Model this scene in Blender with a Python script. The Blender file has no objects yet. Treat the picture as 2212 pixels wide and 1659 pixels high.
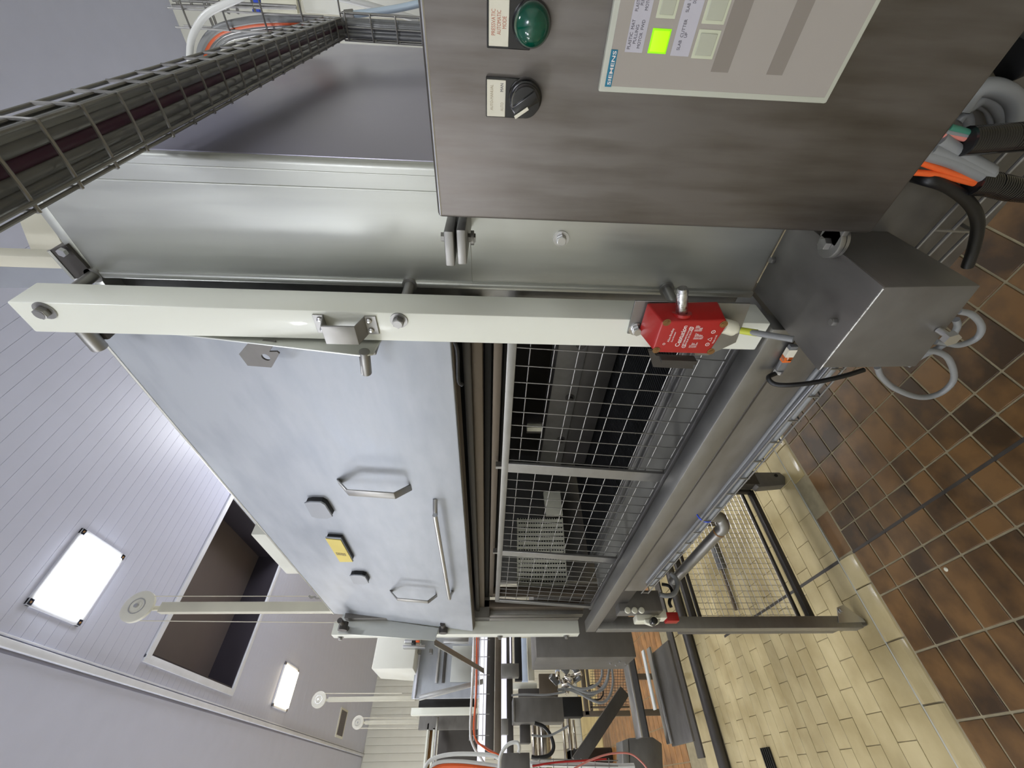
import bpy, bmesh, math, random
from mathutils import Vector, Matrix, Quaternion
random.seed(7)
S = bpy.context.scene
C = S.collection

# ------------------------------------------------------------------ camera
# metres; X = into the press, Y = along the press line, Z = up.  Photo taken in portrait, stored turned.
F, YAW, PITCH, ROLL = 878.43, 0.7892098, 0.0435280, 0.0208693
EYE = Vector((0, 0, 1.6))
_f = Vector((math.sin(YAW)*math.cos(PITCH), math.cos(YAW)*math.cos(PITCH), -math.sin(PITCH)))
_r0 = Vector((math.cos(YAW), -math.sin(YAW), 0)); _u0 = _r0.cross(_f)
_r = _r0*math.cos(ROLL) + _u0*math.sin(ROLL)
_u = _u0*math.cos(ROLL) - _r0*math.sin(ROLL)
cd = bpy.data.cameras.new('camera'); cam = bpy.data.objects.new('camera', cd); C.objects.link(cam)
cd.sensor_fit = 'HORIZONTAL'; cd.sensor_width = 36; cd.lens = 36*F/2212
cd.clip_start = 0.01; cd.clip_end = 100
M = Matrix((( -_u.x, _r.x, -_f.x, 0), (-_u.y, _r.y, -_f.y, 0), (-_u.z, _r.z, -_f.z, EYE.z), (0, 0, 0, 1)))
cam.matrix_world = M
S.camera = cam
# ------------------------------------------------------------------ world, exposure
w = bpy.data.worlds.new('world'); S.world = w; w.use_nodes = True
w.node_tree.nodes['Background'].inputs[0].default_value = (0.8, 0.85, 1, 1)
w.node_tree.nodes['Background'].inputs[1].default_value = 0.15
S.view_settings.view_transform = 'Standard'; S.view_settings.look = 'None'
S.view_settings.gamma = 1; S.view_settings.use_curve_mapping = False
S.view_settings.exposure = -0.16
LAMP_POWER = 11.0
FILL_TUBE_POWER = 86.0
CEIL = 3.6

# ------------------------------------------------------------------ measuring: photo pixel -> point on a real plane
def ray(x, y): return _r*(829.5-y) - _u*(x-1106) + _f*F
def onX(x, y, X): d = ray(x, y); return EYE + d*(X/d.x)
def onY(x, y, Y): d = ray(x, y); return EYE + d*(Y/d.y)
def onZ(x, y, Z): d = ray(x, y); return EYE + d*((Z-EYE.z)/d.z)
def onP(x, y, P, n): d = ray(x, y); return EYE + d*((P-EYE).dot(n)/d.dot(n))

# ------------------------------------------------------------------ materials
MATS = {}
def nt(name):
    m = bpy.data.materials.new(name); m.use_nodes = True; MATS[name] = m
    return m, m.node_tree, m.node_tree.nodes['Principled BSDF']
def lin(c):
    return tuple(((v/255)/12.92 if v/255 <= .04045 else ((v/255+.055)/1.055)**2.4) for v in c) + (1,)
def node(t, k, **kw):
    n = t.nodes.new(k)
    for a, b in kw.items():
        if a in n.inputs: n.inputs[a].default_value = b
        else: setattr(n, a, b)
    return n
def ramp(t, a, b, p0=.3, p1=.7):
    r = t.nodes.new('ShaderNodeValToRGB'); e = r.color_ramp.elements
    e[0].position = p0; e[0].color = a; e[1].position = p1; e[1].color = b
    return r
def steel(name, base, rough, var=.12, scale=(6, 6, 60), metal=1.0, bump=.02, tint=None, blotch=3.0):
    m, t, p = nt(name)
    tc = node(t, 'ShaderNodeTexCoord'); mp = node(t, 'ShaderNodeMapping'); mp.inputs['Scale'].default_value = scale
    t.links.new(tc.outputs['Object'], mp.inputs['Vector'])
    n1 = node(t, 'ShaderNodeTexNoise'); n1.inputs['Scale'].default_value = 5; n1.inputs['Detail'].default_value = 6
    t.links.new(mp.outputs[0], n1.inputs['Vector'])
    n2 = node(t, 'ShaderNodeTexNoise'); n2.inputs['Scale'].default_value = blotch; n2.inputs['Detail'].default_value = 5
    t.links.new(tc.outputs['Object'], n2.inputs['Vector'])
    mx = node(t, 'ShaderNodeMath', operation='ADD'); t.links.new(n1.outputs['Fac'], mx.inputs[0]); t.links.new(n2.outputs['Fac'], mx.inputs[1])
    hf = node(t, 'ShaderNodeMath', operation='MULTIPLY'); t.links.new(mx.outputs[0], hf.inputs[0]); hf.inputs[1].default_value = .5
    b = lin(base); tt = tint and lin(tint) or tuple(v*(1-var*2) for v in b[:3])+(1,)
    r = ramp(t, tt, tuple(min(1, v*(1+var)) for v in b[:3])+(1,), .35, .62)
    t.links.new(hf.outputs[0], r.inputs[0]); t.links.new(r.outputs[0], p.inputs['Base Color'])
    rr = node(t, 'ShaderNodeMapRange'); rr.inputs[1].default_value = .3; rr.inputs[2].default_value = .7
    rr.inputs[3].default_value = max(.05, rough-.08); rr.inputs[4].default_value = min(1, rough+.1)
    t.links.new(hf.outputs[0], rr.inputs[0]); t.links.new(rr.outputs[0], p.inputs['Roughness'])
    p.inputs['Metallic'].default_value = metal
    bp = node(t, 'ShaderNodeBump'); bp.inputs['Strength'].default_value = .25; bp.inputs['Distance'].default_value = bump*.01
    t.links.new(n1.outputs['Fac'], bp.inputs['Height']); t.links.new(bp.outputs[0], p.inputs['Normal'])
    return m
def plain(name, base, rough=.5, metal=0, var=.06, sss=0, coat=0, emit=0, scale=8):
    m, t, p = nt(name)
    tc = node(t, 'ShaderNodeTexCoord'); n1 = node(t, 'ShaderNodeTexNoise'); n1.inputs['Scale'].default_value = scale
    n1.inputs['Detail'].default_value = 5
    t.links.new(tc.outputs['Object'], n1.inputs['Vector'])
    b = lin(base)
    r = ramp(t, tuple(v*(1-var) for v in b[:3])+(1,), tuple(min(1, v*(1+var)) for v in b[:3])+(1,))
    t.links.new(n1.outputs['Fac'], r.inputs[0]); t.links.new(r.outputs[0], p.inputs['Base Color'])
    p.inputs['Roughness'].default_value = rough; p.inputs['Metallic'].default_value = metal
    p.inputs['Coat Weight'].default_value = coat
    if emit:
        p.inputs['Emission Color'].default_value = b; p.inputs['Emission Strength'].default_value = emit
    return m
def tile_mat(name, dark, light, rough, blot=9, rnd=.35):
    m, t, p = nt(name)
    oi = node(t, 'ShaderNodeObjectInfo'); tc = node(t, 'ShaderNodeTexCoord')
    n1 = node(t, 'ShaderNodeTexNoise'); n1.inputs['Scale'].default_value = blot; n1.inputs['Detail'].default_value = 8
    mp = node(t, 'ShaderNodeVectorMath', operation='ADD')
    sc = node(t, 'ShaderNodeVectorMath', operation='SCALE'); sc.inputs[3].default_value = 1.0
    t.links.new(tc.outputs['Object'], mp.inputs[0]); t.links.new(oi.outputs['Location'], mp.inputs[1])
    t.links.new(mp.outputs[0], n1.inputs['Vector'])
    a = node(t, 'ShaderNodeMath', operation='MULTIPLY_ADD'); a.inputs[1].default_value = rnd; a.inputs[2].default_value = -rnd/2
    t.links.new(oi.outputs['Random'], a.inputs[0])
    s = node(t, 'ShaderNodeMath', operation='ADD'); t.links.new(n1.outputs['Fac'], s.inputs[0]); t.links.new(a.outputs[0], s.inputs[1])
    r = ramp(t, lin(dark), lin(light), .3, .7); t.links.new(s.outputs[0], r.inputs[0]); t.links.new(r.outputs[0], p.inputs['Base Color'])
    p.inputs['Roughness'].default_value = rough
    n3 = node(t, 'ShaderNodeTexNoise'); n3.inputs['Scale'].default_value = 90
    t.links.new(mp.outputs[0], n3.inputs['Vector'])
    bp = node(t, 'ShaderNodeBump'); bp.inputs['Strength'].default_value = .3; bp.inputs['Distance'].default_value = .0006
    t.links.new(n3.outputs['Fac'], bp.inputs['Height']); t.links.new(bp.outputs[0], p.inputs['Normal'])
    return m

steel('steel_panel', (118, 114, 110), .44, .06, (6, 14, 1.6), metal=.8, tint=(92, 86, 80), blotch=6)
steel('steel_body', (200, 202, 196), .42, .03, (3, 14, 1.2), metal=.8, blotch=2.5)
steel('steel_door', (182, 186, 192), .56, .03, (2, 1.5, 5), metal=.45, blotch=3, tint=(163, 168, 176))
steel('steel_cover', (160, 163, 168), .45, .03, metal=.6)
steel('steel_wall', (176, 174, 188), .33, .02, (1, 1, 2), metal=.9, blotch=1.5)
steel('steel', (152, 151, 148), .42, .06, (5, 5, 12), metal=.85)
steel('steel_dark', (88, 85, 82), .5, .06, (5, 5, 10), metal=.7)
steel('steel_bright', (205, 205, 205), .33, .03, (5, 5, 10), bump=.005)
steel('steel_pipe', (200, 192, 180), .16, .05, (5, 5, 5))
steel('steel_apron', (146, 143, 138), .5, .04, (6, 2, 6), metal=.7, tint=(124, 120, 114))
steel('steel_box', (128, 126, 122), .52, .04, (3, 6, 6), metal=.7, tint=(112, 109, 105))
steel('steel_brown', (112, 102, 90), .5, .06, (5, 3, 5), metal=.7)
steel('cast_metal', (215, 215, 215), .30, .25, (40, 40, 40), bump=.2)
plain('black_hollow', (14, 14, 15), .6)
plain('rubber', (18, 18, 19), .45)
plain('black_plastic', (22, 22, 24), .22, coat=.4)
plain('nylon', (234, 236, 224), .35, var=.03, coat=.15, scale=3)
plain('white_plastic', (222, 220, 200), .4)
plain('label_white', (218, 214, 196), .5)
plain('label_lilac', (184, 182, 190), .5)
plain('bezel', (182, 184, 170), .45)
plain('membrane', (160, 154, 146), .42, var=.03)
plain('membrane_dark', (134, 127, 119), .42, var=.02)
plain('key_cap', (176, 178, 160), .35, var=.02)
plain('key_rim', (196, 200, 176), .4)
plain('siemens_blue', (38, 118, 145), .5, var=.03)
plain('ink', (88, 84, 92), .6)
plain('ink_red', (186, 120, 96), .6)
plain('ink_faint', (176, 164, 138), .6)
plain('ink_white', (235, 225, 220), .6)
plain('red_paint', (168, 28, 25), .42, var=.08, coat=.2)
plain('rust', (120, 84, 40), .7, var=.3, scale=300)
plain('grey_cable', (128, 130, 130), .4)
plain('dark_cable', (108, 110, 112), .22, coat=.7)
plain('purple_cable', (62, 22, 48), .45)
plain('orange_cable', (225, 96, 40), .45)
plain('pink_cable', (206, 128, 116), .45)
plain('white_hose', (215, 216, 212), .35)
plain('blue_hose', (190, 208, 222), .3)
plain('teal_cable', (60, 120, 100), .5)
plain('yellow', (225, 205, 110), .6, var=.05)
plain('yellow_band', (190, 196, 60), .5)
plain('blue', (30, 70, 200), .5)
plain('orange', (225, 110, 40), .5)
plain('rope', (210, 205, 190), .7)
plain('pulley', (226, 224, 214), .4)
plain('post_paint', (205, 202, 186), .5)
plain('wall_paint', (222, 222, 212), .45, var=.02)
plain('ceiling_paint', (203, 207, 230), .38, var=.02)
plain('ceiling_gap', (185, 185, 200), .6)
plain('trim_paint', (225, 228, 240), .4)
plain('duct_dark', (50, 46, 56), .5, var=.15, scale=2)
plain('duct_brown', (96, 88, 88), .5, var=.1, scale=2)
plain('grout', (150, 140, 112), .8, var=.12, scale=30)
plain('grout_light', (178, 178, 165), .8, var=.1)
plain('cloth_white', (210, 214, 210), .5)
plain('belt_grey', (40, 41, 42), .5, var=.2)
plain('strip_paint', (150, 154, 164), .5)
plain('slat_cream', (222, 220, 200), .5, var=.08)
plain('ledge_grey', (150, 149, 140), .45, var=.14, scale=9)
plain('blue_white', (200, 214, 235), .3)
tile_mat('tile_brown', (62, 44, 24), (120, 88, 50), .40)
tile_mat('tile_cream', (166, 150, 108), (202, 187, 144), .2, 4, .1)
tile_mat('tile_brown_lit', (120, 82, 44), (176, 126, 74), .35)  # brown tile again, strong far light painted in as a paler colour
tile_mat('tile_cream_lit', (196, 168, 96), (226, 204, 140), .3, 4, .1)  # cream tile with the bright far light put into its colour
m, t, p = nt('green_lens'); p.inputs['Base Color'].default_value = lin((0, 72, 54)); p.inputs['Roughness'].default_value = .12
p.inputs['Coat Weight'].default_value = .5
m, t, p = nt('green_lit'); p.inputs['Base Color'].default_value = lin((150, 235, 20)); p.inputs['Emission Color'].default_value = lin((176, 255, 10)); p.inputs['Emission Strength'].default_value = .85
m, t, p = nt('green_rim'); p.inputs['Base Color'].default_value = lin((130, 200, 20)); p.inputs['Emission Color'].default_value = lin((150, 225, 0)); p.inputs['Emission Strength'].default_value = .6
m, t, p = nt('lamp_cool'); p.inputs['Emission Color'].default_value = (.93, .97, 1, 1); p.inputs['Emission Strength'].default_value = 16
m, t, p = nt('lamp_warm'); p.inputs['Emission Color'].default_value = (1, .88, .62, 1); p.inputs['Emission Strength'].default_value = 9
m, t, p = nt('window_glow'); p.inputs['Emission Color'].default_value = (.80, .79, 1, 1); p.inputs['Emission Strength'].default_value = .85

# ------------------------------------------------------------------ mesh builder
def frame(z):
    z = z.normalized(); a = Vector((0, 0, 1)) if abs(z.z) < .9 else Vector((1, 0, 0))
    x = a.cross(z).normalized(); return x, z.cross(x)
class MB:
    def __init__(s, M=None): s.bm = bmesh.new(); s.M = M
    def _add(s, vs, fs):
        v = [s.bm.verts.new(s.M @ Vector(p) if s.M is not None else Vector(p)) for p in vs]
        out = []
        for f in fs:
            try: out.append(s.bm.faces.new([v[i] for i in f]))
            except ValueError: pass
        return v, out
    def box(s, a, b, bev=0, seg=2):
        x0, x1 = sorted((a[0], b[0])); y0, y1 = sorted((a[1], b[1])); z0, z1 = sorted((a[2], b[2]))
        return s.hexa([(x0, y0, z0), (x1, y0, z0), (x1, y1, z0), (x0, y1, z0), (x0, y0, z1), (x1, y0, z1), (x1, y1, z1), (x0, y1, z1)], bev, seg)
    def hexa(s, p, bev=0, seg=2):
        v, f = s._add(p, [(3, 2, 1, 0), (4, 5, 6, 7), (0, 1, 5, 4), (1, 2, 6, 5), (2, 3, 7, 6), (3, 0, 4, 7)])
        if bev:
            es = {e for q in v for e in q.link_edges}
            bmesh.ops.bevel(s.bm, geom=list(es), offset=bev, segments=seg, profile=.5, affect='EDGES', clamp_overlap=True)
        return s
    def prism(s, poly, d, bev=0, seg=2):          # poly: 3-D points of one flat outline, d: extrusion vector
        n = len(poly); d = Vector(d)
        P = [Vector(q) for q in poly]; Q = [q+d for q in P]
        v, f = s._add(P+Q, [tuple(range(n))[::-1], tuple(range(n, 2*n))] + [(i, (i+1) % n, n+(i+1) % n, n+i) for i in range(n)])
        if bev:
            es = {e for q in v for e in q.link_edges}
            bmesh.ops.bevel(s.bm, geom=list(es), offset=bev, segments=seg, profile=.5, affect='EDGES', clamp_overlap=True)
        return s
    def cyl(s, a, b, r, n=20, r2=None, bev=0):
        a, b = Vector(a), Vector(b); x, y = frame(b-a); r2 = r if r2 is None else r2
        P = [a + (x*math.cos(2*math.pi*i/n) + y*math.sin(2*math.pi*i/n))*r for i in range(n)]
        Q = [b + (x*math.cos(2*math.pi*i/n) + y*math.sin(2*math.pi*i/n))*r2 for i in range(n)]
        v, f = s._add(P+Q, [tuple(range(n))[::-1], tuple(range(n, 2*n))] + [(i, (i+1) % n, n+(i+1) % n, n+i) for i in range(n)])
        if bev:
            es = {e for fc in f[:2] for e in fc.edges}
            bmesh.ops.bevel(s.bm, geom=list(es), offset=bev, segments=2, profile=.5, affect='EDGES', clamp_overlap=True)
        return s
    def ring(s, c, ax, r0, r1, h, n=28):
        c, ax = Vector(c), Vector(ax).normalized(); x, y = frame(ax)
        V = []
        for k in range(n):
            e = x*math.cos(2*math.pi*k/n) + y*math.sin(2*math.pi*k/n)
            V += [c+e*r0, c+e*r1, c+e*r1+ax*h, c+e*r0+ax*h]
        Fc = []
        for k in range(n):
            a, b = 4*k, 4*((k+1) % n)
            for j in range(4): Fc.append((a+j, b+j, b+(j+1) % 4, a+(j+1) % 4))
        s._add(V, Fc); return s
    def lathe(s, c, ax, prof, n=32):              # prof: (radius, height along ax)
        c, ax = Vector(c), Vector(ax).normalized(); x, y = frame(ax); V = []; Fc = []
        for r, h in prof:
            for k in range(n):
                V.append(c + ax*h + (x*math.cos(2*math.pi*k/n) + y*math.sin(2*math.pi*k/n))*max(r, 1e-5))
        for i in range(len(prof)-1):
            for k in range(n):
                Fc.append((i*n+k, i*n+(k+1) % n, (i+1)*n+(k+1) % n, (i+1)*n+k))
        Fc.append(tuple(range(n))[::-1]); Fc.append(tuple((len(prof)-1)*n+k for k in range(n)))
        s._add(V, Fc); return s
    def tube(s, pts, r, n=8, smooth=6, caps=True):
        P = [Vector(q) for q in pts]
        if smooth and len(P) > 2:
            Q = []
            E = [P[0]*2-P[1]] + P + [P[-1]*2-P[-2]]
            for i in range(1, len(E)-2):
                for k in range(smooth):
                    u = k/smooth
                    Q.append(.5*((2*E[i]) + (-E[i-1]+E[i+1])*u + (2*E[i-1]-5*E[i]+4*E[i+1]-E[i+2])*u*u + (-E[i-1]+3*E[i]-3*E[i+1]+E[i+2])*u**3))
            Q.append(P[-1]); P = Q
        tn = (P[1]-P[0]).normalized(); x, y = frame(tn); V = []; Fc = []
        for i, q in enumerate(P):
            t2 = ((P[min(i+1, len(P)-1)]-P[max(i-1, 0)])).normalized()
            if t2.length == 0: t2 = tn
            R = tn.rotation_difference(t2); x = R @ x; y = R @ y; tn = t2
            for k in range(n): V.append(q + (x*math.cos(2*math.pi*k/n) + y*math.sin(2*math.pi*k/n))*r)
        for i in range(len(P)-1):
            for k in range(n): Fc.append((i*n+k, i*n+(k+1) % n, (i+1)*n+(k+1) % n, (i+1)*n+k))
        if caps: Fc.append(tuple(range(n))[::-1]); Fc.append(tuple((len(P)-1)*n+k for k in range(n)))
        s._add(V, Fc); return s
    def hexbolt(s, c, ax, r, h, washer=True):
        c, ax = Vector(c), Vector(ax).normalized()
        if washer: s.cyl(c, c+ax*h*.25, r*1.55, 24); c = c+ax*h*.25
        s.cyl(c, c+ax*h, r, 6, bev=r*.08); s.cyl(c+ax*h, c+ax*h*1.08, r*.78, 16); return s
    def mesh(s, name, smooth=True):
        bmesh.ops.recalc_face_normals(s.bm, faces=s.bm.faces)
        me = bpy.data.meshes.new(name); s.bm.to_mesh(me); s.bm.free()
        if smooth:
            for f in me.polygons: f.use_smooth = True
            try: me.set_sharp_from_angle(angle=math.radians(38))
            except Exception: pass
        return me
    def build(s, name, mat, parent=None, label=None, kind=None, smooth=True):
        me = s.mesh(name, smooth); me.materials.append(MATS[mat])
        o = bpy.data.objects.new(name, me); C.objects.link(o); attach(o, parent)
        if label: o['label'] = label
        if kind: o['kind'] = kind
        return o
ROOTLOC = {}
def wloc(o):
    return ROOTLOC.get(o.name, Vector((0, 0, 0)))
def attach(o, parent):
    if parent is not None:
        o.parent = parent; o.matrix_parent_inverse = Matrix.Translation(-wloc(parent))
        ROOTLOC[o.name] = Vector((0, 0, 0))
def thing(name, label, cat, loc=(0, 0, 0), group=None):
    o = bpy.data.objects.new(name, None); C.objects.link(o); o.location = loc; o.empty_display_size = .05
    ROOTLOC[o.name] = Vector(loc)
    o['label'] = label; o['category'] = cat
    if group: o['group'] = group
    return o
def tag(o, label, cat, group=None):
    o['label'] = label; o['category'] = cat
    if group: o['group'] = group
    return o
def struct(o): o['kind'] = 'structure'; return o
def copytree(o, off, label=None, parent=None):
    c = o.copy(); C.objects.link(c)
    if parent is None: c.location = Vector(o.location) + Vector(off)
    else: c.parent = parent
    if label: c['label'] = label
    for ch in list(o.children): copytree(ch, off, None, c)
    return c
def text(body, size, mat, Mx, parent, name='lettering', ext=.0002, align='LEFT', sx=1.0, bold=0, fit=None):
    cu = bpy.data.curves.new('t', 'FONT'); cu.body = body; cu.size = size; cu.extrude = ext; cu.align_x = align
    cu.space_line = .95; cu.offset = bold
    cu.resolution_u = 3
    o = bpy.data.objects.new('t', cu); C.objects.link(o)
    dg = bpy.context.evaluated_depsgraph_get()
    me = bpy.data.meshes.new_from_object(o.evaluated_get(dg)); bpy.data.objects.remove(o)
    xs = [v.co.x for v in me.vertices]
    if fit and xs: sx = fit/(max(xs)-min(xs))
    me.transform(Matrix.Diagonal((sx, 1, 1, 1))); me.transform(Mx); me.materials.clear(); me.materials.append(MATS[mat])
    q = bpy.data.objects.new(name, me); C.objects.link(q); attach(q, parent)
    return q

# ================================================================== SETTING
def sbox(name, a, b, mat, bev=0): return struct(MB().box(a, b, bev).build(name, mat))
XL, XR, YB, YF = -3.6, 3.39, -3.0, 9.0
floor = sbox('floor', (XL, YB, -.12), (XR, YF, -.004), 'grout')
sbox('wall_left', (XL-.1, YB, -.1), (XL, YF, CEIL), 'wall_paint')
wr = sbox('wall_right', (XR, YB, -.1), (XR+.1, YF, CEIL), 'wall_paint')
sbox('wall_back', (XL, YB-.1, -.1), (XR, YB, CEIL), 'wall_paint')
wf = sbox('wall_front', (XL, YF+.02, -.1), (XR, YF+.12, CEIL+.3), 'wall_paint')
# ribbed wall cladding, upright panels
rib = MB().box((0, -.008, 0), (.096, .0, CEIL-.01), .004).mesh('panel'); rib.materials.append(MATS['wall_paint'])
for i in range(36):
    o = bpy.data.objects.new('panel', rib); C.objects.link(o); o.location = (-.2+.0985*i, YF+.02, 0); o.parent = wf
def ppart(name, me, loc, parent, rz=0):
    o = bpy.data.objects.new(name, me); C.objects.link(o); o.location = loc; o.parent = parent; o.rotation_euler.z = rz
    return o
# ceiling: boards running into the room (X), one dark recess
RX0, RX1, RY0, RY1 = .61, 1.64, 2.93, 4.02
ceil = MB()
for a, b in [((XL, YB), (XR, RY0)), ((XL, RY1), (XR, YF+.1)), ((XL, RY0), (RX0, RY1)), ((RX1, RY0), (XR, RY1))]:
    ceil.box((a[0], a[1], CEIL+.012), (b[0], b[1], CEIL+.1))
ceil = struct(ceil.build('ceiling', 'ceiling_gap'))
bd = {}
def board(x0, x1, y, wd=.066):
    k = (round(x1-x0, 3), wd)
    if k not in bd:
        me = MB().box((0, 0, 0), (x1-x0, wd-.0009, .012), .0004, 1).mesh('board'); me.materials.append(MATS['ceiling_paint']); bd[k] = me
    ppart('board', bd[k], (x0, y, CEIL), ceil)
y = .9
while y < 5.0:                                   # the boards the photo resolves; wider ones past them
    if y+.066 > RY0-.02 and y < RY1+.02: board(.50, RX0-.02, y); board(RX1+.02, XR, y)
    else: board(.50, XR, y)
    y += .066
while y < YF: board(.50, XR, y, .2); y += .2
board(.50, XR, YB, 3.9)
sm = MB()
sm.box((XL, YB, CEIL), (.44, YF, CEIL+.012))
o = sm.build('ceiling_sheet', 'ceiling_paint', ceil)
tr = struct(MB().box((.455, YB, CEIL-.018), (.485, YF, CEIL+.012), .004).build('trim_1', 'trim_paint'))
struct(MB().box((.492, YB, CEIL-.006), (.500, YF, CEIL+.012), .001).build('trim_2', 'trim_paint'))
# recess
rc = thing('ceiling_recess', 'dark rectangular recess in the white boarded ceiling', 'recess', (1.1, 3.5, CEIL))
b = MB(); t_ = .04
b.box((RX0-.02, RY0-.045, CEIL-.012), (RX1+.02, RY0, CEIL+.02), .003).box((RX0-.02, RY1, CEIL-.012), (RX1+.02, RY1+.045, CEIL+.02), .003)
b.box((RX0-.04, RY0-.045, CEIL-.010), (RX0, RY1+.045, CEIL+.02), .003).box((RX1, RY0-.045, CEIL-.01), (RX1+.04, RY1+.045, CEIL+.02), .003)
b.build('frame', 'trim_paint', rc)
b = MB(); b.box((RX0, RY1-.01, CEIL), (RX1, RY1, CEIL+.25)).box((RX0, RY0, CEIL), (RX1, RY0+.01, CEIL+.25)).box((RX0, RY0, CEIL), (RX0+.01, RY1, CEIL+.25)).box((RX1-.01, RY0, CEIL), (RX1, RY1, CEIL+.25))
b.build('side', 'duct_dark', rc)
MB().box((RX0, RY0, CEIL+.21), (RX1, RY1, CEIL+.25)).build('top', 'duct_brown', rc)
# ceiling lights
def lamp(cx, cy, sx, sy, mat, label, power, col, rust=True):
    t = thing('ceiling_light', label, 'ceiling light', (cx, cy, CEIL), None)
    b = MB()
    for a, c in [((-sx/2, -sy/2), (sx/2, -sy/2+.03)), ((-sx/2, sy/2-.03), (sx/2, sy/2)), ((-sx/2, -sy/2), (-sx/2+.03, sy/2)), ((sx/2-.03, -sy/2), (sx/2, sy/2))]:
        b.box((cx+a[0], cy+a[1], CEIL-.010), (cx+c[0], cy+c[1], CEIL+.005), .003)
    b.build('frame', 'trim_paint', t)
    MB().box((cx-sx/2+.028, cy-sy/2+.028, CEIL-.026), (cx+sx/2-.028, cy+sy/2-.028, CEIL+.004), .006).build('diffuser', mat, t)
    if rust:
        for i in (-1, 1):
            for j in (-1, 1): MB().cyl((cx+i*(sx/2-.014), cy+j*(sy/2-.014), CEIL-.0125), (cx+i*(sx/2-.014), cy+j*(sy/2-.014), CEIL-.009), .005, 10).build('screw', 'rust', t)
    ld = bpy.data.lights.new('lamp', 'AREA'); ld.shape = 'RECTANGLE'; ld.size = sx-.06; ld.size_y = sy-.06; ld.energy = power; ld.color = col
    lo = bpy.data.objects.new('lamp', ld); C.objects.link(lo); lo.location = (cx, cy, CEIL-.030); attach(lo, None); lo.parent = t
    lo.matrix_parent_inverse = Matrix.Translation((-cx, -cy, -CEIL))
    return t
COOL, WARM = (.93, .95, 1), (1, .92, .76)
lamp(.777, 2.16, .345, .333, 'lamp_cool', 'bright square ceiling light, nearer and larger of the two lit ones', LAMP_POWER, COOL)
lamp(.777, 5.06, .355, .40, 'lamp_warm', 'small far ceiling light with a warm glow on the boarded ceiling', LAMP_POWER, WARM)
for i, (x_, y_, c_) in enumerate([(.777, -.75, 0), (-1.9, 2.1, 0), (-1.9, 5.0, 1), (-1.9, 7.9, 1), (2.6, 5.0, 1)]):
    lamp(x_, y_, .345, .333, 'lamp_warm' if c_ else 'lamp_cool', 'ceiling light outside the picture', LAMP_POWER*(1.0 if x_ > 0 else 1.6), WARM if c_ else COOL, False)['group'] = 'ceiling lights outside the picture'
# added fill tubes out of view, put in to brighten walls and ceiling
for i, (x_, y_) in enumerate([(-2.3, -.6), (-2.3, 2.6), (-2.3, 5.8), (2.5, 3.0)]):
    t = thing('fill_tube', ['added fill tube light hanging behind the camera', 'added fill tube light hanging in the left aisle', 'added fill tube light hanging far down the aisle', 'added fill tube light hanging behind the press'][i], 'ceiling light', (x_, y_, 3.0))
    MB().box((x_-.05, y_-.6, 3.03), (x_+.05, y_+.6, 3.06), .005).build('batten', 'trim_paint', t)
    MB().cyl((x_, y_-.58, 3.0), (x_, y_+.58, 3.0), .018, 14).build('tube', 'lamp_cool', t)
    for yy in (-.5, .5): MB().cyl((x_, y_+yy, 3.06), (x_, y_+yy, CEIL), .006, 8).build('rod', 'steel', t)
    ld = bpy.data.lights.new('tube', 'POINT'); ld.energy = FILL_TUBE_POWER; ld.color = (.95, .96, 1); ld.shadow_soft_size = .35
    lo = bpy.data.objects.new('fill_tube_glow', ld); C.objects.link(lo); lo.location = (x_, y_, 3.05); lo.parent = t; lo.matrix_parent_inverse = Matrix.Translation((-x_, -y_, -3.0))
# vent in the far ceiling
t = thing('ceiling_vent', 'small brown vent slot in the far ceiling', 'vent', (.72, 7.34, CEIL))
b = MB().box((.56, 7.15, CEIL-.008), (.87, 7.53, CEIL+.002), .002); b.build('plate', 'wall_paint', t)
b = MB()
for i in range(6): b.box((.585, 7.20+i*.048, CEIL-.014), (.845, 7.235+i*.048, CEIL-.007))
b.build('louvre', 'duct_brown', t)

# floor tiles, each its own piece
tiles = {}
def tile(x0, x1, y0, y1, mat, h=0.0, g=.004, rnd=True, name='tile', zt=None):
    k = (round(x1-x0, 3), round(y1-y0, 3), mat, g)
    if k not in tiles:
        me = MB().box((g/2-(x1-x0)/2, g/2-(y1-y0)/2, -.010), ((x1-x0)/2-g/2, (y1-y0)/2-g/2, 0), .0014, 1).mesh('tile'); me.materials.append(MATS[mat]); tiles[k] = me
    o = ppart(name, tiles[k], ((x0+x1)/2, (y0+y1)/2, h + (random.uniform(-.0006, .0006) if rnd else 0)), floor)
    return o
XB = [.149, .348, .547, .624, .727, .825, .915, 1.11, 1.304, 1.50, 1.70]
YBL = [1.725-.1016*k for k in range(0, 14)]
for j in range(len(YBL)-1):
    for i in range(len(XB)-1):
        if YBL[j+1] < .5 and XB[i] > .9: pass
        off = -.004 if XB[i] >= .824 else 0
        tile(XB[i], XB[i+1], YBL[j+1]+off, YBL[j]+off, 'tile_brown', g=.0075 if True else .004)
    tile(-.05, .149, YBL[j+1], YBL[j], 'tile_brown', g=.0075)
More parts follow.
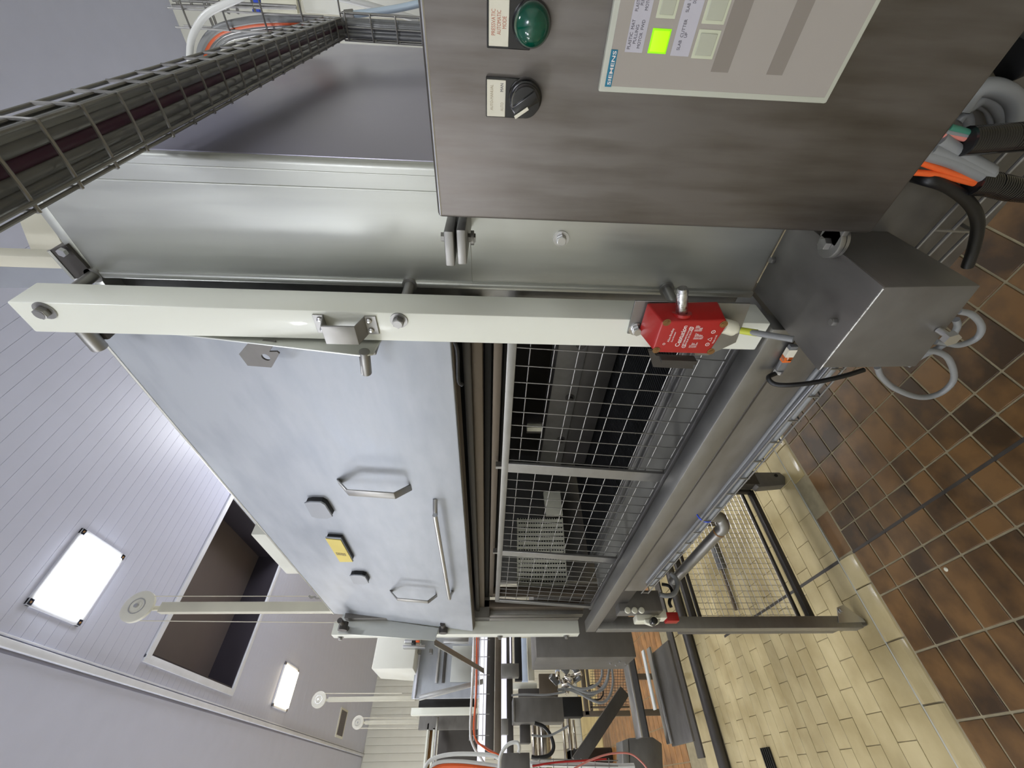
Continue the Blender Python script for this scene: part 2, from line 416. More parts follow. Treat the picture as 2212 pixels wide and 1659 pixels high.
# curb row: cream bull-nosed tiles, a stretch of them missing
cm = {}
def curbtile(x0, x1):
    k = round(x1-x0, 3)
    if k not in cm:
        L = (x1-x0)/2-.003
        pr = [(-.050, -.012), (.044, -.012), (.044, .004), (.030, .0045), (-.02, .003), (-.040, .000), (-.046, -.004)]
        me = MB().prism([(-L, a, z) for a, z in pr], (2*L, 0, 0), .0008, 1).mesh('tile'); me.materials.append(MATS['tile_cream']); cm[k] = me
    ppart('tile', cm[k], ((x0+x1)/2, 1.776, 0), floor)
x = .727
curbtile(.60, .727)
for k in range(5): curbtile(.60-.199*(k+1)+.0, .60-.199*k)
for k in range(3): curbtile(1.125+.199*k, 1.125+.199*(k+1))
for x0, x1 in [(.735, .93), (.93, 1.12)]: tile(x0, x1, 1.727, 1.822, 'tile_brown', -.004)
MB().box((-.6, 1.8225, -.01), (1.8, 1.8295, .0008)).build('joint', 'grout_light', floor)
# cream trough tiles in running bond
ys = [1.831, 1.938, 2.040, 2.136, 2.226, 2.321, 2.409, 2.499, 2.590, 2.680, 2.768] + [2.768+.0905*k for k in range(1, 10)]
for j in range(len(ys)-1):
    x = .02 + (.095 if j % 2 else 0) - .19
    while x < 1.75:
        tile(x+.0, x+.19, ys[j], ys[j+1], 'tile_cream', g=.0022); x += .19
# far ledge: cream tiles with pale joints
for k in range(9): tile(-.1+.17*k, -.1+.17*(k+1), 3.735, 3.965, 'tile_cream', .004, g=.006)
# floors beyond
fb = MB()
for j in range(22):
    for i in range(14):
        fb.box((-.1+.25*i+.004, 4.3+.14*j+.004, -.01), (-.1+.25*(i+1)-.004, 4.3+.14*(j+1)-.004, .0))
fb.build('tile', 'tile_brown_lit', floor, 'brown floor tiles far beyond the machines', 'stuff')
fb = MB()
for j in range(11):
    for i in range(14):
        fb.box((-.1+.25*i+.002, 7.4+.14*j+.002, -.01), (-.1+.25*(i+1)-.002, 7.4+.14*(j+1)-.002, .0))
fb.build('tile', 'tile_cream_lit', floor, 'cream floor tiles far beyond the machines', 'stuff')

# ================================================================== PRESS HOUSING (the tall stainless body)
def zx(x, y, X): return onX(x, y, X).z
def yx(x, y, X): return onX(x, y, X).y
BX = .565
hs = thing('press_housing', 'large stainless steel press housing behind the control box and white guide bars', 'machine', (.9, 1.1, 1.1))
b = MB().box((BX, .172, 1.184), (BX+.02, .346, 2.21), .006, 3); b.build('front_plate', 'steel_body', hs)
b = MB().box((BX+.0205, .1725, 1.0), (1.75, .185, 2.215), .001); b.build('end_wall', 'steel_wall', hs)
b = MB().tube([(BX+.0001, .205, 1.19), (BX+.0001, .2045, 1.7), (BX+.0001, .206, 2.205)], .0014, 6); b.build('weld_seam', 'steel_body', hs)
b = MB().tube([(BX+.0003, .185, 1.19), (BX+.0003, .185, 2.205)], .0011, 6)
b.tube([(BX+.0002, .18, 1.640), (BX+.0002, .34, 1.638)], .0009, 6); b.build('weld_seam', 'steel_body', hs)
# bent lip along the free edge and the recessed return behind it
MB().box((BX-.004, .338, 1.184), (BX+.016, .350, 2.21), .004, 3).build('edge_lip', 'steel_body', hs)
MB().box((BX+.03, .345, 1.184), (BX+.05, .40, 2.235), .002).build('return_panel', 'steel', hs)
MB().box((BX-.0, .17, 2.205), (BX+.25, .40, 2.222), .003).build('top_plate', 'steel_body', hs)
for a_, c_ in [((BX+.05, .36), (1.7, .70)), ((BX+.05, 1.20), (1.7, 1.98)), ((BX+.05, .70), (.67, 1.20)), ((1.15, .70), (1.7, 1.20))]: MB().box((a_[0], a_[1], 2.19), (c_[0], c_[1], 2.235), .003).build('roof', 'steel_body', hs)  # opening left in the unseen roof, added to light the slats
MB().box((BX+.12, 1.96, 1.0), (1.7, 1.99, 2.23), .003).build('far_wall', 'steel', hs)
MB().box((1.68, .18, .95), (1.71, 1.98, 2.23), .003).build('back_wall', 'steel_dark', hs)
MB().box((BX+.085, .36, 1.575), (BX+.12, 1.99, 2.2), .002).build('upper_panel', 'black_hollow', hs)  # black sheet, the dark of the interior put into its colour
MB().box((.52, 1.90, 1.60), (BX+.10, 1.99, 2.2), .002).build('corner_post', 'steel_box', hs)
# frames of the opening: nested channel bars under the door; black bars paint the shaded gaps
def hbar(x0, x1, X, d, mat, y0, y1):
    za = zx(x0, 800, X); zb = zx(x1, 800, X)
    MB().box((X, y0, zb), (X+d, y1, za), .002).build('opening_frame', mat, hs)
YE = 1.93
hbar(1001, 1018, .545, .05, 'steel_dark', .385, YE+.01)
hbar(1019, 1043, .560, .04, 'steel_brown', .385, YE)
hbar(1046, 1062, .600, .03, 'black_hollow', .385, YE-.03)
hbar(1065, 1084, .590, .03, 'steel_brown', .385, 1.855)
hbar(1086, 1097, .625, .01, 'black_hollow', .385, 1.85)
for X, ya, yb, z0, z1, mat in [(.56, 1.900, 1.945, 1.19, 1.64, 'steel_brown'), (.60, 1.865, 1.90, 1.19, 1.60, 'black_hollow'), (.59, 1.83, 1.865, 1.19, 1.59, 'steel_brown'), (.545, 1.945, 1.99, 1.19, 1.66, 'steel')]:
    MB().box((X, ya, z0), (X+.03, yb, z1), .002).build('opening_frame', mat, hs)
# dark burnt rubber seal under the door corner
p0 = onX(978, 733, .50); 
b = MB().tube([onX(980, 733, .486), onX(988, 760, .486), onX(990, 820, .486), onX(999, 832, .486)], .0035, 8); b.build('seal', 'rubber', hs)
# standoffs between housing and near guide
for x_, y_ in [(98, 670), (862, 691), (1480, 700)]:
    q = onX(x_, y_, .47); MB().cyl((.519, q.y, q.z), (BX, q.y, q.z), .0075, 20).ring((.560, q.y, q.z), (1, 0, 0), .0075, .0115, .006).build('standoff', 'steel', hs)
q = onX(1212, 515, BX); MB().hexbolt((BX, q.y, q.z), (-1, 0, 0), .0075, .008).build('bolt', 'steel_bright', hs)
# scratches drawn by hand on the plate: small curved marks
# lug that carries the control box
for zc, xx in [(1.655, 0), (1.19, 0)]:
    pass
lg = MB()
q0 = onX(950, 500, .52); q1 = onX(1000, 500, .52)
lg.box((.46, q0.y-.03, 1.637), (BX, q0.y-.002+.016, 1.648), .002).box((.455, q0.y-.03, 1.651), (BX-.03, q0.y+.014, 1.662), .002)
lg.build('mounting_lug', 'steel', hs)
MB().cyl((.505, q0.y, 1.628), (.505, q0.y, 1.672), .006, 6).cyl((.505, q0.y, 1.630), (.505, q0.y, 1.634), .009, 16).build('lug_bolt', 'steel', hs)
q = onZ(1790, 524, 1.200)
lg = MB(); lg.cyl((q.x, q.y, 1.200), (q.x, q.y, 1.193), .018, 28, bev=.001).box((q.x-.012, q.y-.10, 1.193), (q.x+.02, q.y, 1.200), .001)
lg.cyl((q.x+.002, q.y, 1.1915), (q.x+.002, q.y, 1.1875), .0185, 28)
lg.build('mounting_lug', 'steel', hs)
MB().cyl((q.x, q.y+.002, 1.2), (q.x, q.y+.002, 1.208), .0075, 6, bev=.0008).build('lug_bolt', 'steel', hs)

# top end: channel bracket and near pulley post (its pulley is above the frame)
t = thing('pulley_post', 'near upright post in a channel bracket at the top of the press housing', 'post', (BX, .33, 2.23))
a = onX(0, 552, .58); c = onX(0, 577, .58); a2 = onX(125, 553, .58)
MB().box((.58, a.y, 2.235), (.605, c.y, 3.1), .002).build('post', 'post_paint', t)
b = MB()
pa, pb, pc, pd = onX(106, 541, .56), onX(142, 529, .56), onX(208, 600, .56), onX(160, 602, .56)
b.prism([pa, pb, pc, pd], (.03, 0, 0)); b.build('channel', 'steel_dark', t)
b = MB(); b.tube([pa, pd], .003, 6, 0); b.build('channel_edge', 'steel_bright', t)
MB().cyl(onX(138, 543, .555), onX(138, 543, .555)+Vector((-.006, 0, 0)), .006, 6).build('nut', 'steel_bright', t)
t2 = thing('cabinet_edge', 'pale beige sheet strip above the housing top near the tray', 'sheet', (.62, .3, 2.25))
b = MB(); b.prism([onX(42, 478, .64), onX(92, 450, .64), onX(135, 530, .64), onX(105, 545, .64), onX(68, 545, .64)], (.02, 0, 0), .001); b.build('sheet', 'post_paint', t2)
b = MB(); b.prism([onX(-200, 577, 1.2), onX(-200, 622, 1.2), onX(160, 622, 1.2), onX(160, 577, 1.2)], (.04, 0, 0), .001)
o = b.build('wall_strip', 'strip_paint'); tag(o, 'tall pale upright sheet behind the near pulley post', 'sheet')

# ================================================================== GUIDE BARS
def guide(y0, z0, z1, label, bolts, xb=.52):
    t = thing('guide_bar', label, 'guide rail', (.495, y0+.025, z0), 'white nylon guide bars of the large door')
    MB().box((.47, y0, z0), (xb, y0+.050, z1), .0022, 2).build('bar', 'nylon', t)
    for (yy, zz, r) in bolts:
        o = MB().hexbolt((.47, yy, zz), (-1, 0, 0), r, .0085).build('bolt', 'steel', t)
    return t
b1, b2 = onX(98, 670, .47), onX(862, 691, .47)
g1 = guide(.333, 1.204, 2.2495, 'near thick white nylon guide bar carrying the red switch', [(b1.y, b1.z, .0085), (b2.y, b2.z, .0078)])
b3, b4, b5 = onX(736, 1376, .47), onX(1080, 1376, .47), onX(1222, 1376, .47)
g2 = guide(1.942, 1.218, 2.2495, 'far white nylon guide bar at the left end of the big door', [(1.975, b3.z, .008), (1.975, b4.z, .008), (1.975, b5.z, .008)])
# hat shaped latch keeper screwed to the near guide
t = thing('latch_keeper', 'small bent steel keeper with four screws on the near white guide bar', 'bracket', (.46, .36, 1.82))
zA, zB, zC, zD = zx(679, 690, .47), zx(707, 690, .47), zx(783, 690, .47), zx(816, 700, .47)
yA, yB = yx(690, 680, .468), yx(700, 718, .468)
prof = [(.470, zA), (.470, zB+.003), (.445, zB-.002), (.445, zC+.003), (.470, zC-.004), (.470, zD)]
inn = [(.4675, zA), (.4675, zB+.0035), (.4425, zB-.0015), (.4425, zC+.0025), (.4675, zC-.0045), (.4675, zD)]
b = MB().prism([(X-.0005, yA, z) for X, z in inn] + [(X-.0005, yA, z) for X, z in prof[::-1]], (0, yB-yA, 0), .0004, 1); b.build('strap', 'steel', t)
for zz in (zA-.009, zD+.010):
    for yy in (yA+.007, yB-.007):
        MB().lathe((.467, yy, zz), (-1, 0, 0), [(.0042, 0), (.004, .002), (.002, .0034)], 16).cyl((.4636, yy, zz), (.4630, yy, zz), .0016, 6).build('screw', 'steel_bright', t)

# ================================================================== THE BIG DOOR
DP = Vector((.478, 1.93, 1.667)); _s = Vector((.069, 0, .591)).normalized(); DN = Vector((-_s.z, 0, _s.x))
def onD(x, y, off=0): return onP(x, y, DP+DN*off, DN)
YN, YFAR = .386, 1.932
dr = thing('press_door', 'large pale stainless lift-up door leaning back between the two white guide bars', 'door', (.5, 1.16, 1.667))
def dpt(Y, h, off): return Vector((DP.x, Y, DP.z)) + _s*h + DN*off
DH = .595
b = MB().hexa([dpt(YFAR, 0, -.012), dpt(YN, 0, -.012), dpt(YN, 0, 0), dpt(YFAR, 0, 0), dpt(YFAR, DH, -.012), dpt(YN, DH, -.012), dpt(YN, DH, 0), dpt(YFAR, DH, 0)], .0025, 2)
b.build('sheet', 'steel_door', dr)
b = MB().hexa([dpt(YFAR, -.004, -.03), dpt(YN, -.004, -.03), dpt(YN, -.002, -.006), dpt(YFAR, -.002, -.006), dpt(YFAR, .02, -.03), dpt(YN, .02, -.03), dpt(YN, .02, -.010), dpt(YFAR, .02, -.010)], .001, 1)
b.build('bottom_fold', 'steel_brown', dr)
b = MB().tube([dpt(YFAR, DH, 0), dpt(YN, DH, 0)], .0028, 6, 0); b.build('top_edge', 'steel_bright', dr)
# side flanges (bent outwards), deeper towards the bottom
fa, fb_ = onY(250, 706, YN), onY(785, 768, YN)
def rootz(p): return Vector((DP.x, YN, DP.z)) + _s*((p.z-DP.z)/_s.z)
ra, rb = rootz(fa), rootz(fb_)
b = MB().prism([fa, fb_, fb_+Vector((.004, 0, -.012)), rb+Vector((0, 0, -.02)), ra], (0, .003, 0), .0006, 1); b.build('side_flange', 'steel_body', dr)
Y2 = YFAR
f1, f2 = onY(730, 1368, Y2), onY(940, 1384, Y2)
b = MB().prism([f1, f2, Vector((DP.x, Y2, f2.z-.01)) + Vector((.014, 0, 0)), Vector((.545, Y2, f1.z))], (0, .003, 0), .0006, 1); b.build('side_flange', 'steel_body', dr)
# lift pins
pz = onX(783, 745, .447)
b = MB().cyl((.447, YN-.002, pz.z), (.447, yx(797, 806, .447), zx(790, 800, .447)), .0078, 24, bev=.001); b.build('lift_pin', 'steel', dr)
MB().box((.452, YN+.002, pz.z-.014), (.478, YN+.010, pz.z+.012), .002).build('pin_block', 'steel', dr)
q = onX(178, 708, .49)
MB().cyl((.49, YN-.01, q.z), (.49, yx(232, 752, .49), q.z), .011, 24, bev=.001).build('lift_pin', 'steel', dr)
MB().box((.50, YN+.02, q.z-.012), (.545, YN+.034, q.z+.012), .003).build('pin_block', 'steel_dark', dr)
for x_, y_ in [(738, 1345), (957, 1352)]:
    q = onX(x_, y_, .49); MB().cyl((.49, q.y-.03, q.z), (.49, q.y+.10, q.z), .010, 16).cyl((.47, q.y+.03, q.z), (.50, q.y+.03, q.z), .018, 16).build('lift_pin', 'steel_dark', dr)
# catch plate with a round hole on the near flange
o_ = .030
poly = [(541, 735), (516, 765), (535, 790), (586, 794), (603, 764), (598, 760), (581, 760), (597, 737)]
P3 = [onD(a, c, o_+.012) for a, c in poly]
hc = onD(574, 772, o_+.012); n = DN
b = MB()
# plate built as a fan around a real hole
ex = (Vector((0, -1, 0))); ey = _s
N = 32; inner = [hc + (ex*math.cos(2*math.pi*k/N)*.0065 + ey*math.sin(2*math.pi*k/N)*.0065) for k in range(N)]
def raypoly(d):
    best = None
    for i in range(len(P3)):
        a_, c_ = P3[i]-hc, P3[(i+1) % len(P3)]-hc
        ax, ay, cx, cy = a_.dot(ex), a_.dot(ey), c_.dot(ex), c_.dot(ey)
        dx, dy = cx-ax, cy-ay; den = d[0]*dy - d[1]*dx
        if abs(den) < 1e-12: continue
        tt = (ax*dy - ay*dx)/den; uu = (ax*d[1] - ay*d[0])/den
        if tt > 0 and -1e-6 <= uu <= 1+1e-6 and (best is None or tt < best): best = tt
    return best or .007
angs = sorted({round(2*math.pi*k/N, 5) for k in range(N)} | {round(math.atan2((p-hc).dot(ey), (p-hc).dot(ex)) % (2*math.pi), 5) for p in P3})
V = []; Fc = []
for aa in angs:
    d = (math.cos(aa), math.sin(aa)); e = ex*d[0]+ey*d[1]; tt = raypoly(d)
    V += [hc+e*.0065, hc+e*tt, hc+e*tt-n*.003, hc+e*.0065-n*.003]
m_ = len(angs)
for k in range(m_):
    a_, c_ = 4*k, 4*((k+1) % m_)
    for j in range(4): Fc.append((a_+j, c_+j, c_+(j+1) % 4, a_+(j+1) % 4))
b._add(V, Fc); b.build('catch_plate', 'steel_box', dr)
# strap handles
def strap(r0, c0, c1, r1, off, wd, th=.003):
    R0, R1 = onD(*r0, 0), onD(*r1, 0); A, B = onD(*c0, off), onD(*c1, off)
    up = (R0-R1).normalized()
    R0 = Vector(R0); pts = [R0, A, B, R1]
    # outline thickness along the bend plane
    cen = (R0+R1)/2
    ins = []
    for i, q in enumerate(pts):
        if i in (0, 3): ins.append(q + up*(-th*1.6 if i == 0 else th*1.6))
        else: ins.append(q - DN*th + up*(-th*.5 if i == 1 else th*.5))
    Wd = Vector((0, wd, 0))
    b = MB()
    V = []
    for q, r in zip(pts, ins): V += [q, r, r+Wd, q+Wd]
    Fc = []
    for i in range(3):
        a_, c_ = 4*i, 4*(i+1)
        for j in range(4): Fc.append((a_+j, c_+j, c_+(j+1) % 4, a_+(j+1) % 4))
    Fc += [(0, 1, 2, 3), (12, 13, 14, 15)]
    b._add(V, Fc)
    es = list(b.bm.edges); bmesh.ops.bevel(b.bm, geom=es, offset=.0012, segments=2, profile=.5, affect='EDGES', clamp_overlap=True)
    b.build('handle', 'steel', dr)
strap((726, 1034), (748, 1059), (851, 1066), (888, 1047), .045, .024)
strap((841, 1275), (857, 1293), (924, 1299), (944, 1284), .045, .024)
# long round pull bar
C1, C2 = onD(940, 1117, .035), onD(970.5, 1291, .035)
R1, R2 = onD(940, 1079, 0), onD(977, 1278, 0)
b = MB().tube([R1, R1+(C1-R1)*.85, C1+(C2-C1)*.03, C1+(C2-C1)*.5, C1+(C2-C1)*.975, R2+(C2-R2)*.8, R2], .0058, 14, 5); b.build('pull_bar', 'steel_bright', dr)
# small raised covers
def cover(pts, off, mat, name='raised_cover', lab=None):
    P = [onD(*q, off) for q in pts]; b = MB().prism(P, -DN*.004, .0008, 1); o = b.build(name, mat, dr, lab)
    cen = sum(P, Vector())/len(P)
    b = MB().prism([cen+(q-cen)*.93-DN*.004 for q in P], -DN*(off-.004), 0); b.build('cover_spacer', 'rubber', dr)
    return P
c3 = lambda x, y: (600+x/4.424, 950+y/4.424)
cover([c3(250, 607), c3(300, 596), c3(410, 600), c3(452, 625), c3(524, 738), c3(475, 758), c3(380, 752), c3(322, 735)], .016, 'steel_cover')
cover([c3(682, 1302), c3(725, 1296), c3(800, 1300), c3(836, 1312), c3(870, 1372), c3(835, 1385), c3(760, 1382), c3(722, 1374)], .016, 'steel_cover')
cover([c3(450, 935), c3(600, 945), c3(722, 1165), c3(590, 1170)], .014, 'steel_door')
P = [onD(*c3(*q), .0165) for q in [(455, 948), (600, 962), (716, 1168), (592, 1168)]]
yl = MB().prism(P, -DN*.002, .0003, 1).build('label', 'yellow', dr, 'yellow printed label')
cen = sum(P, Vector())/4
MX = Matrix((( 0, _s.x, DN.x, 0), (-1, _s.y, DN.y, 0), (0, _s.z, DN.z, 0), (0, 0, 0, 1)))
def DM(p, rot=0): return Matrix.Translation(p) @ MX @ Matrix.Rotation(rot, 4, 'Z')
for k in range(6):
    text('|||| ||| ||||| ||', .004, 'ink_faint', DM(cen + _s*(.013-.005*k) + Vector((0, .028, 0)) + DN*.0004), yl)

# ================================================================== CONTROL BOX
PP0 = Vector((.45, .19, 0)); PT = Vector((-.0767, -1, 0)).normalized(); PN = Vector((PT.y, -PT.x, 0))
# PT to the viewer's right, Z up, PN towards the viewer
if PN.x > 0: PN = -PN
PM = Matrix(((PT.x, 0, PN.x, PP0.x), (PT.y, 0, PN.y, PP0.y), (0, 1, 0, 0), (0, 0, 0, 1)))
def pl(x, y, off=0):
    q = onP(x, y, PP0+PN*off, PN) - PP0; return Vector((q.dot(PT), q.z, off))
cb = thing('control_box', 'brushed stainless control box with press button panel, green light and black selector', 'control box', (.45, 0, 1.16))
ZT, ZBm = 1.666, 1.167
PW = .42
b = MB(PM); b.box((0, ZBm, -.024), (PW, ZT, 0), .0045, 3); b.build('door_panel', 'steel_panel', cb)
MB(PM).tube([(.003, ZT-.0035, -.001), (PW, ZT-.0035, -.001)], .0016, 8, 0).tube([(.0, ZT-.001, -.014), (PW, ZT-.001, -.014)], .0012, 8, 0).build('rim', 'steel_bright', cb)  # edge highlight put in as tubes of brighter steel
b = MB(PM); b.box((.004, ZBm+.004, -.028), (PW-.004, ZT-.004, -.022)); b.build('gasket', 'rubber', cb)
b = MB(PM); b.box((-.001, ZBm-.001, -.095), (PW+.001, ZT+.0015, -.027), .003); b.build('back_box', 'steel', cb)
# pilot light
def nameplate(x0, y0, x1, y1, parent):     # pixel corners (left/top is x0)
    A = pl(x0, y1); B = pl(x1, y0)
    return A, B
pil = MB(PM)
a = pl(1052, 102); c = pl(1102, 0); h0, h1 = a.y, pl(1103, 50).y
r0 = a.x; r1 = pl(1103, -8).x
gc = pl(1148, 50); 
lightp = MB(PM).prism([(r0, h0, 0), (r0, gc.y, 0), (r1, gc.y, 0), (r1, h0, 0)], (0, 0, .003), .0005, 1).build('legend_plate', 'black_plastic', cb)
aw, cw = pl(1056, 97), pl(1101, -4)
MB(PM).box((aw.x, cw.y, .003), (cw.x, aw.y, .0038), .0003, 1).build('legend_card', 'label_white', lightp)
GR = (pl(1108, 50).y - pl(1187, 50).y)/2
lb = MB(PM).lathe((gc.x, gc.y, 0), (0, 0, 1), [(GR*1.06, 0), (GR*1.06, .004), (GR*1.0, .006), (GR*.98, .007)], 40).build('pilot_light', 'black_plastic', cb)
MB(PM).lathe((gc.x, gc.y, .006), (0, 0, 1), [(GR*.97, 0), (GR*.97, .003), (GR*.93, .0065), (GR*.82, .010), (GR*.6, .0135), (GR*.3, .0155), (0, .016)], 40).build('lens', 'green_lens', lb, 'dark green domed lens')
def tx(s, x, y, size, mat, par, off, rot=0, align='LEFT', sx=1.0, name='lettering', ext=.00015, bold=0, ye=None):
    q = pl(x, y, off); fit = abs(pl(x, ye, off).x-q.x) if ye is not None else None
    return text(s, size, mat, PM @ Matrix.Translation((q.x, q.y, off)) @ Matrix.Rotation(rot, 4, 'Z'), par, name, ext, align, sx, bold, fit)
tx('PRESSVATIC', 1069.5, 77, .0046, 'ink_red', lightp, .0038, ye=20)
tx('AUTOMATIC', 1081.5, 75, .0046, 'ink_red', lightp, .0038, ye=22)
tx('MODE', 1093.5, 63, .0046, 'ink_red', lightp, .0038, ye=36)
# selector
a = pl(1050, 250); c = pl(1102, 166); sc_ = pl(1134, 209)
lp2 = MB(PM).prism([(a.x, a.y, 0), (a.x, sc_.y, 0), (c.x, sc_.y, 0), (c.x, a.y, 0)], (0, 0, .003), .0005, 1).build('legend_plate', 'black_plastic', cb)
aw, cw = pl(1052, 248), pl(1093, 171)
MB(PM).box((aw.x, cw.y, .003), (cw.x, aw.y, .0038), .0003, 1).build('legend_card', 'label_white', lp2)
tx('AUTO-MANUAL', 1065, 238, .0038, 'ink_faint', lp2, .0038, ye=183)
tx('AUTO', 1087, 240, .0038, 'ink_faint', lp2, .0038, ye=222); tx('MAN', 1087, 199, .0038, 'ink', lp2, .0038, ye=181)
SR = (pl(1100, 209).y - pl(1170, 209).y)/2
sl = MB(PM).lathe((sc_.x, sc_.y, 0), (0, 0, 1), [(SR*1.02, 0), (SR*1.02, .006), (SR*.95, .009), (SR*.9, .0095)], 40).build('selector_switch', 'black_plastic', cb)
MB(PM).lathe((sc_.x, sc_.y, .009), (0, 0, 1), [(SR*.86, 0), (SR*.84, .008), (SR*.80, .0095), (SR*.5, .010)], 40).build('dial', 'black_plastic', sl)
ang = math.radians(0)
# raised grip with a white pointer, turned to the lower left
p1 = pl(1118, 250, .022); p2 = pl(1141, 236, .022); 
d = Vector((p1.x-sc_.x, p1.y-sc_.y, 0)).normalized()
d = (Vector((pl(1113, 252, .02).x, pl(1113, 252, .02).y, 0)) - Vector((pl(1142, 233, .02).x, pl(1142, 233, .02).y, 0))).normalized()
pp = Vector((-d.y, d.x, 0)); cc = Vector((sc_.x, sc_.y, .012))
b = MB(PM).prism([cc+d*SR*.86+pp*.0035, cc-d*SR*.8+pp*.0045, cc-d*SR*.8-pp*.0045, cc+d*SR*.86-pp*.0035], (0, 0, .010), .0012, 2); b.build('grip', 'black_plastic', sl)
g0 = pl(1112, 255, .024); g1_ = pl(1141, 235, .024); g0.z = g1_.z = .0222
b = MB(PM).prism([g0+pp*.0013, g1_+pp*.0013, g1_-pp*.0013, g0-pp*.0013], (0, 0, .0012), .0002, 1); b.build('pointer', 'label_white', sl, 'white pointer line')
# operator panel
tl, bl = pl(1290, 196), pl(1778, 219); tr_ = pl(1335, 0)
OW = .26; L0 = (tl.x+bl.x)/2; T0 = tl.y; B0 = bl.y
op = MB(PM).box((L0, B0, 0), (L0+OW, T0, .006), .0016, 2).build('operator_panel', 'bezel', cb, 'grey operator panel with square keys and light bezel')
bw = .0048
MB(PM).box((L0+bw, B0+bw, .0058), (L0+OW-bw, T0-bw, .0066), .0002, 1).build('membrane', 'membrane', op)
# blue brand strip
a, c = pl(1306, 187, .0066), pl(1328, 107, .0066)
MB(PM).box((a.x, pl(1327, 150, .0066).y, .0066), (c.x, pl(1308, 150, .0066).y if False else a.y, .0070), .0001, 1).build('brand_strip', 'siemens_blue', op)
sz = a.y - pl(1327, 150, .0066).y
tx('SIEMENS', 1318, 184, sz*.70, 'ink_white', op, .0071, bold=.00003, ye=110)
# two rows of keys with label strips
def strip(xt, xb, yl_, nm='label_strip', mat='label_lilac'):
    A = pl(xt, yl_, .0066); B = pl(xb, yl_, .0066)
    MB(PM).box((A.x, B.y, .0066), (L0+OW-.02, A.y, .0069), 0).build(nm, mat, op); return A, B
# strip 1 left end bottom near (1352,112)-(1390,118)
strip(1349, 1387, 112); strip(1447, 1487, 120)
def key(x0, y0, x1, y1, lit=False):
    A = pl(x0, y1, .0066); B = pl(x1, y0, .0066)
    z0, z1 = pl(x1, y1, .0066).y, A.y
    if lit:
        MB(PM).box((A.x-.001, z0-.001, .0066), (B.x+.001, z1+.001, .0069), .0002, 1).build('key_frame', 'green_rim', op)
        MB(PM).box((A.x, z0, .0068), (B.x, z1, .0076), .0007, 2).build('key', 'green_lit', op, 'lit green key')
    else:
        MB(PM).box((A.x, z0, .0066), (B.x, z1, .0070), .0002, 1).build('key_frame', 'key_rim', op)
        MB(PM).box((A.x+.0018, z0+.0018, .0068), (B.x-.0018, z1-.0018, .0076), .0004, 1).build('key', 'key_cap', op)
k1 = (pl(1401, 111, .0066), pl(1437, 62, .0066))
KW = k1[1].x-k1[0].x
def keyrow(xl, yl_, xr, yr, pitch, n, litfirst):
    # left-bottom/top px at the near corner; keys repeat to the right
    A = pl(xl, yl_, .0066); Bz = pl(xr, yl_, .0066).y; wd = pl(xl, yr, .0066).x-A.x
    for i in range(n):
        x0 = A.x+i*pitch
        if i == 0 and litfirst:
            MB(PM).box((x0-.0012, Bz-.0012, .0066), (x0+wd+.0012, A.y+.0012, .0069), .0002, 1).build('key_frame', 'green_rim', op)
            MB(PM).box((x0, Bz, .0068), (x0+wd, A.y, .0077), .0008, 2).build('key', 'green_lit', op, 'lit green key')
        else:
            MB(PM).box((x0-.0012, Bz-.0012, .0066), (x0+wd+.0012, A.y+.0012, .0070), .0002, 1).build('key_frame', 'key_rim', op)
            MB(PM).box((x0+.001, Bz+.001, .0069), (x0+wd-.001, A.y-.001, .0077), .0006, 1).build('key', 'key_cap', op)
pitch = pl(1412, 34, .0066).x - pl(1401, 111, .0066).x
keyrow(1402, 111, 1436, 64, pitch, 5, True)
keyrow(1496, 122, 1537, 66, pitch, 5, False)
# grey marking bands
for x0, x1, yl_ in [(1535, 1573, 155), (1655, 1690, 161)]:
    A = pl(x0, yl_, .0066); B = pl(x1, yl_, .0066)
    MB(PM).box((A.x, B.y, .0066), (L0+OW-.02, A.y, .0068), 0).build('marking_band', 'membrane_dark', op)
def lab(rows):
    for (s_, x, y, ye) in rows: tx(s_, x, y, .0036, 'ink', op, .0069, ye=ye)
lab([('PLASTIC  MAT', 1360, 107, 42), ('PULLING', 1372.5, 95, 54), ('MOTOR  FWD', 1381, 105, 43), ('SLAB  CUTTER', 1467, 109, 41), ('UP', 1483, 82, 71),
     ('PLASTIC  MAT', 1378, 25, -35), ('PULLING', 1390, 12, -22), ('MOTOR  REV', 1399, 23, -35), ('SLAB  CUTTER', 1487, 27, -35), ('DOWN', 1503, 8, -15)])

# ================================================================== RED SAFETY SWITCH
mp = thing('switch_plate', 'bent stainless mounting plate between red switch and near white guide bar', 'plate', (.468, .33, 1.24))
P = [onX(*q, .4665) for q in [(1372, 650), (1622, 656), (1590, 740), (1530, 768), (1500, 768), (1500, 733), (1355, 721)]]
b = MB().prism(P, (.003, 0, 0), .0005, 1); b.build('plate', 'steel', mp)
for x_, y_, r in [(1374, 710, .0068), (1400, 714, .0055)]:
    q = onX(x_, y_, .4665); MB().hexbolt((.4665, q.y, q.z), (-1, 0, 0), r, .0075).build('bolt', 'steel_bright', mp)
rs = thing('safety_switch', 'red safety interlock switch with white lettering on the near guide bar', 'safety switch', (.44, .31, 1.3))
XF, XK = .425, .462
front = [(1431, 695), (1569, 691), (1571, 704), (1530, 765), (1424, 762), (1410, 756)]
PF = [onX(*q, XF) for q in front]
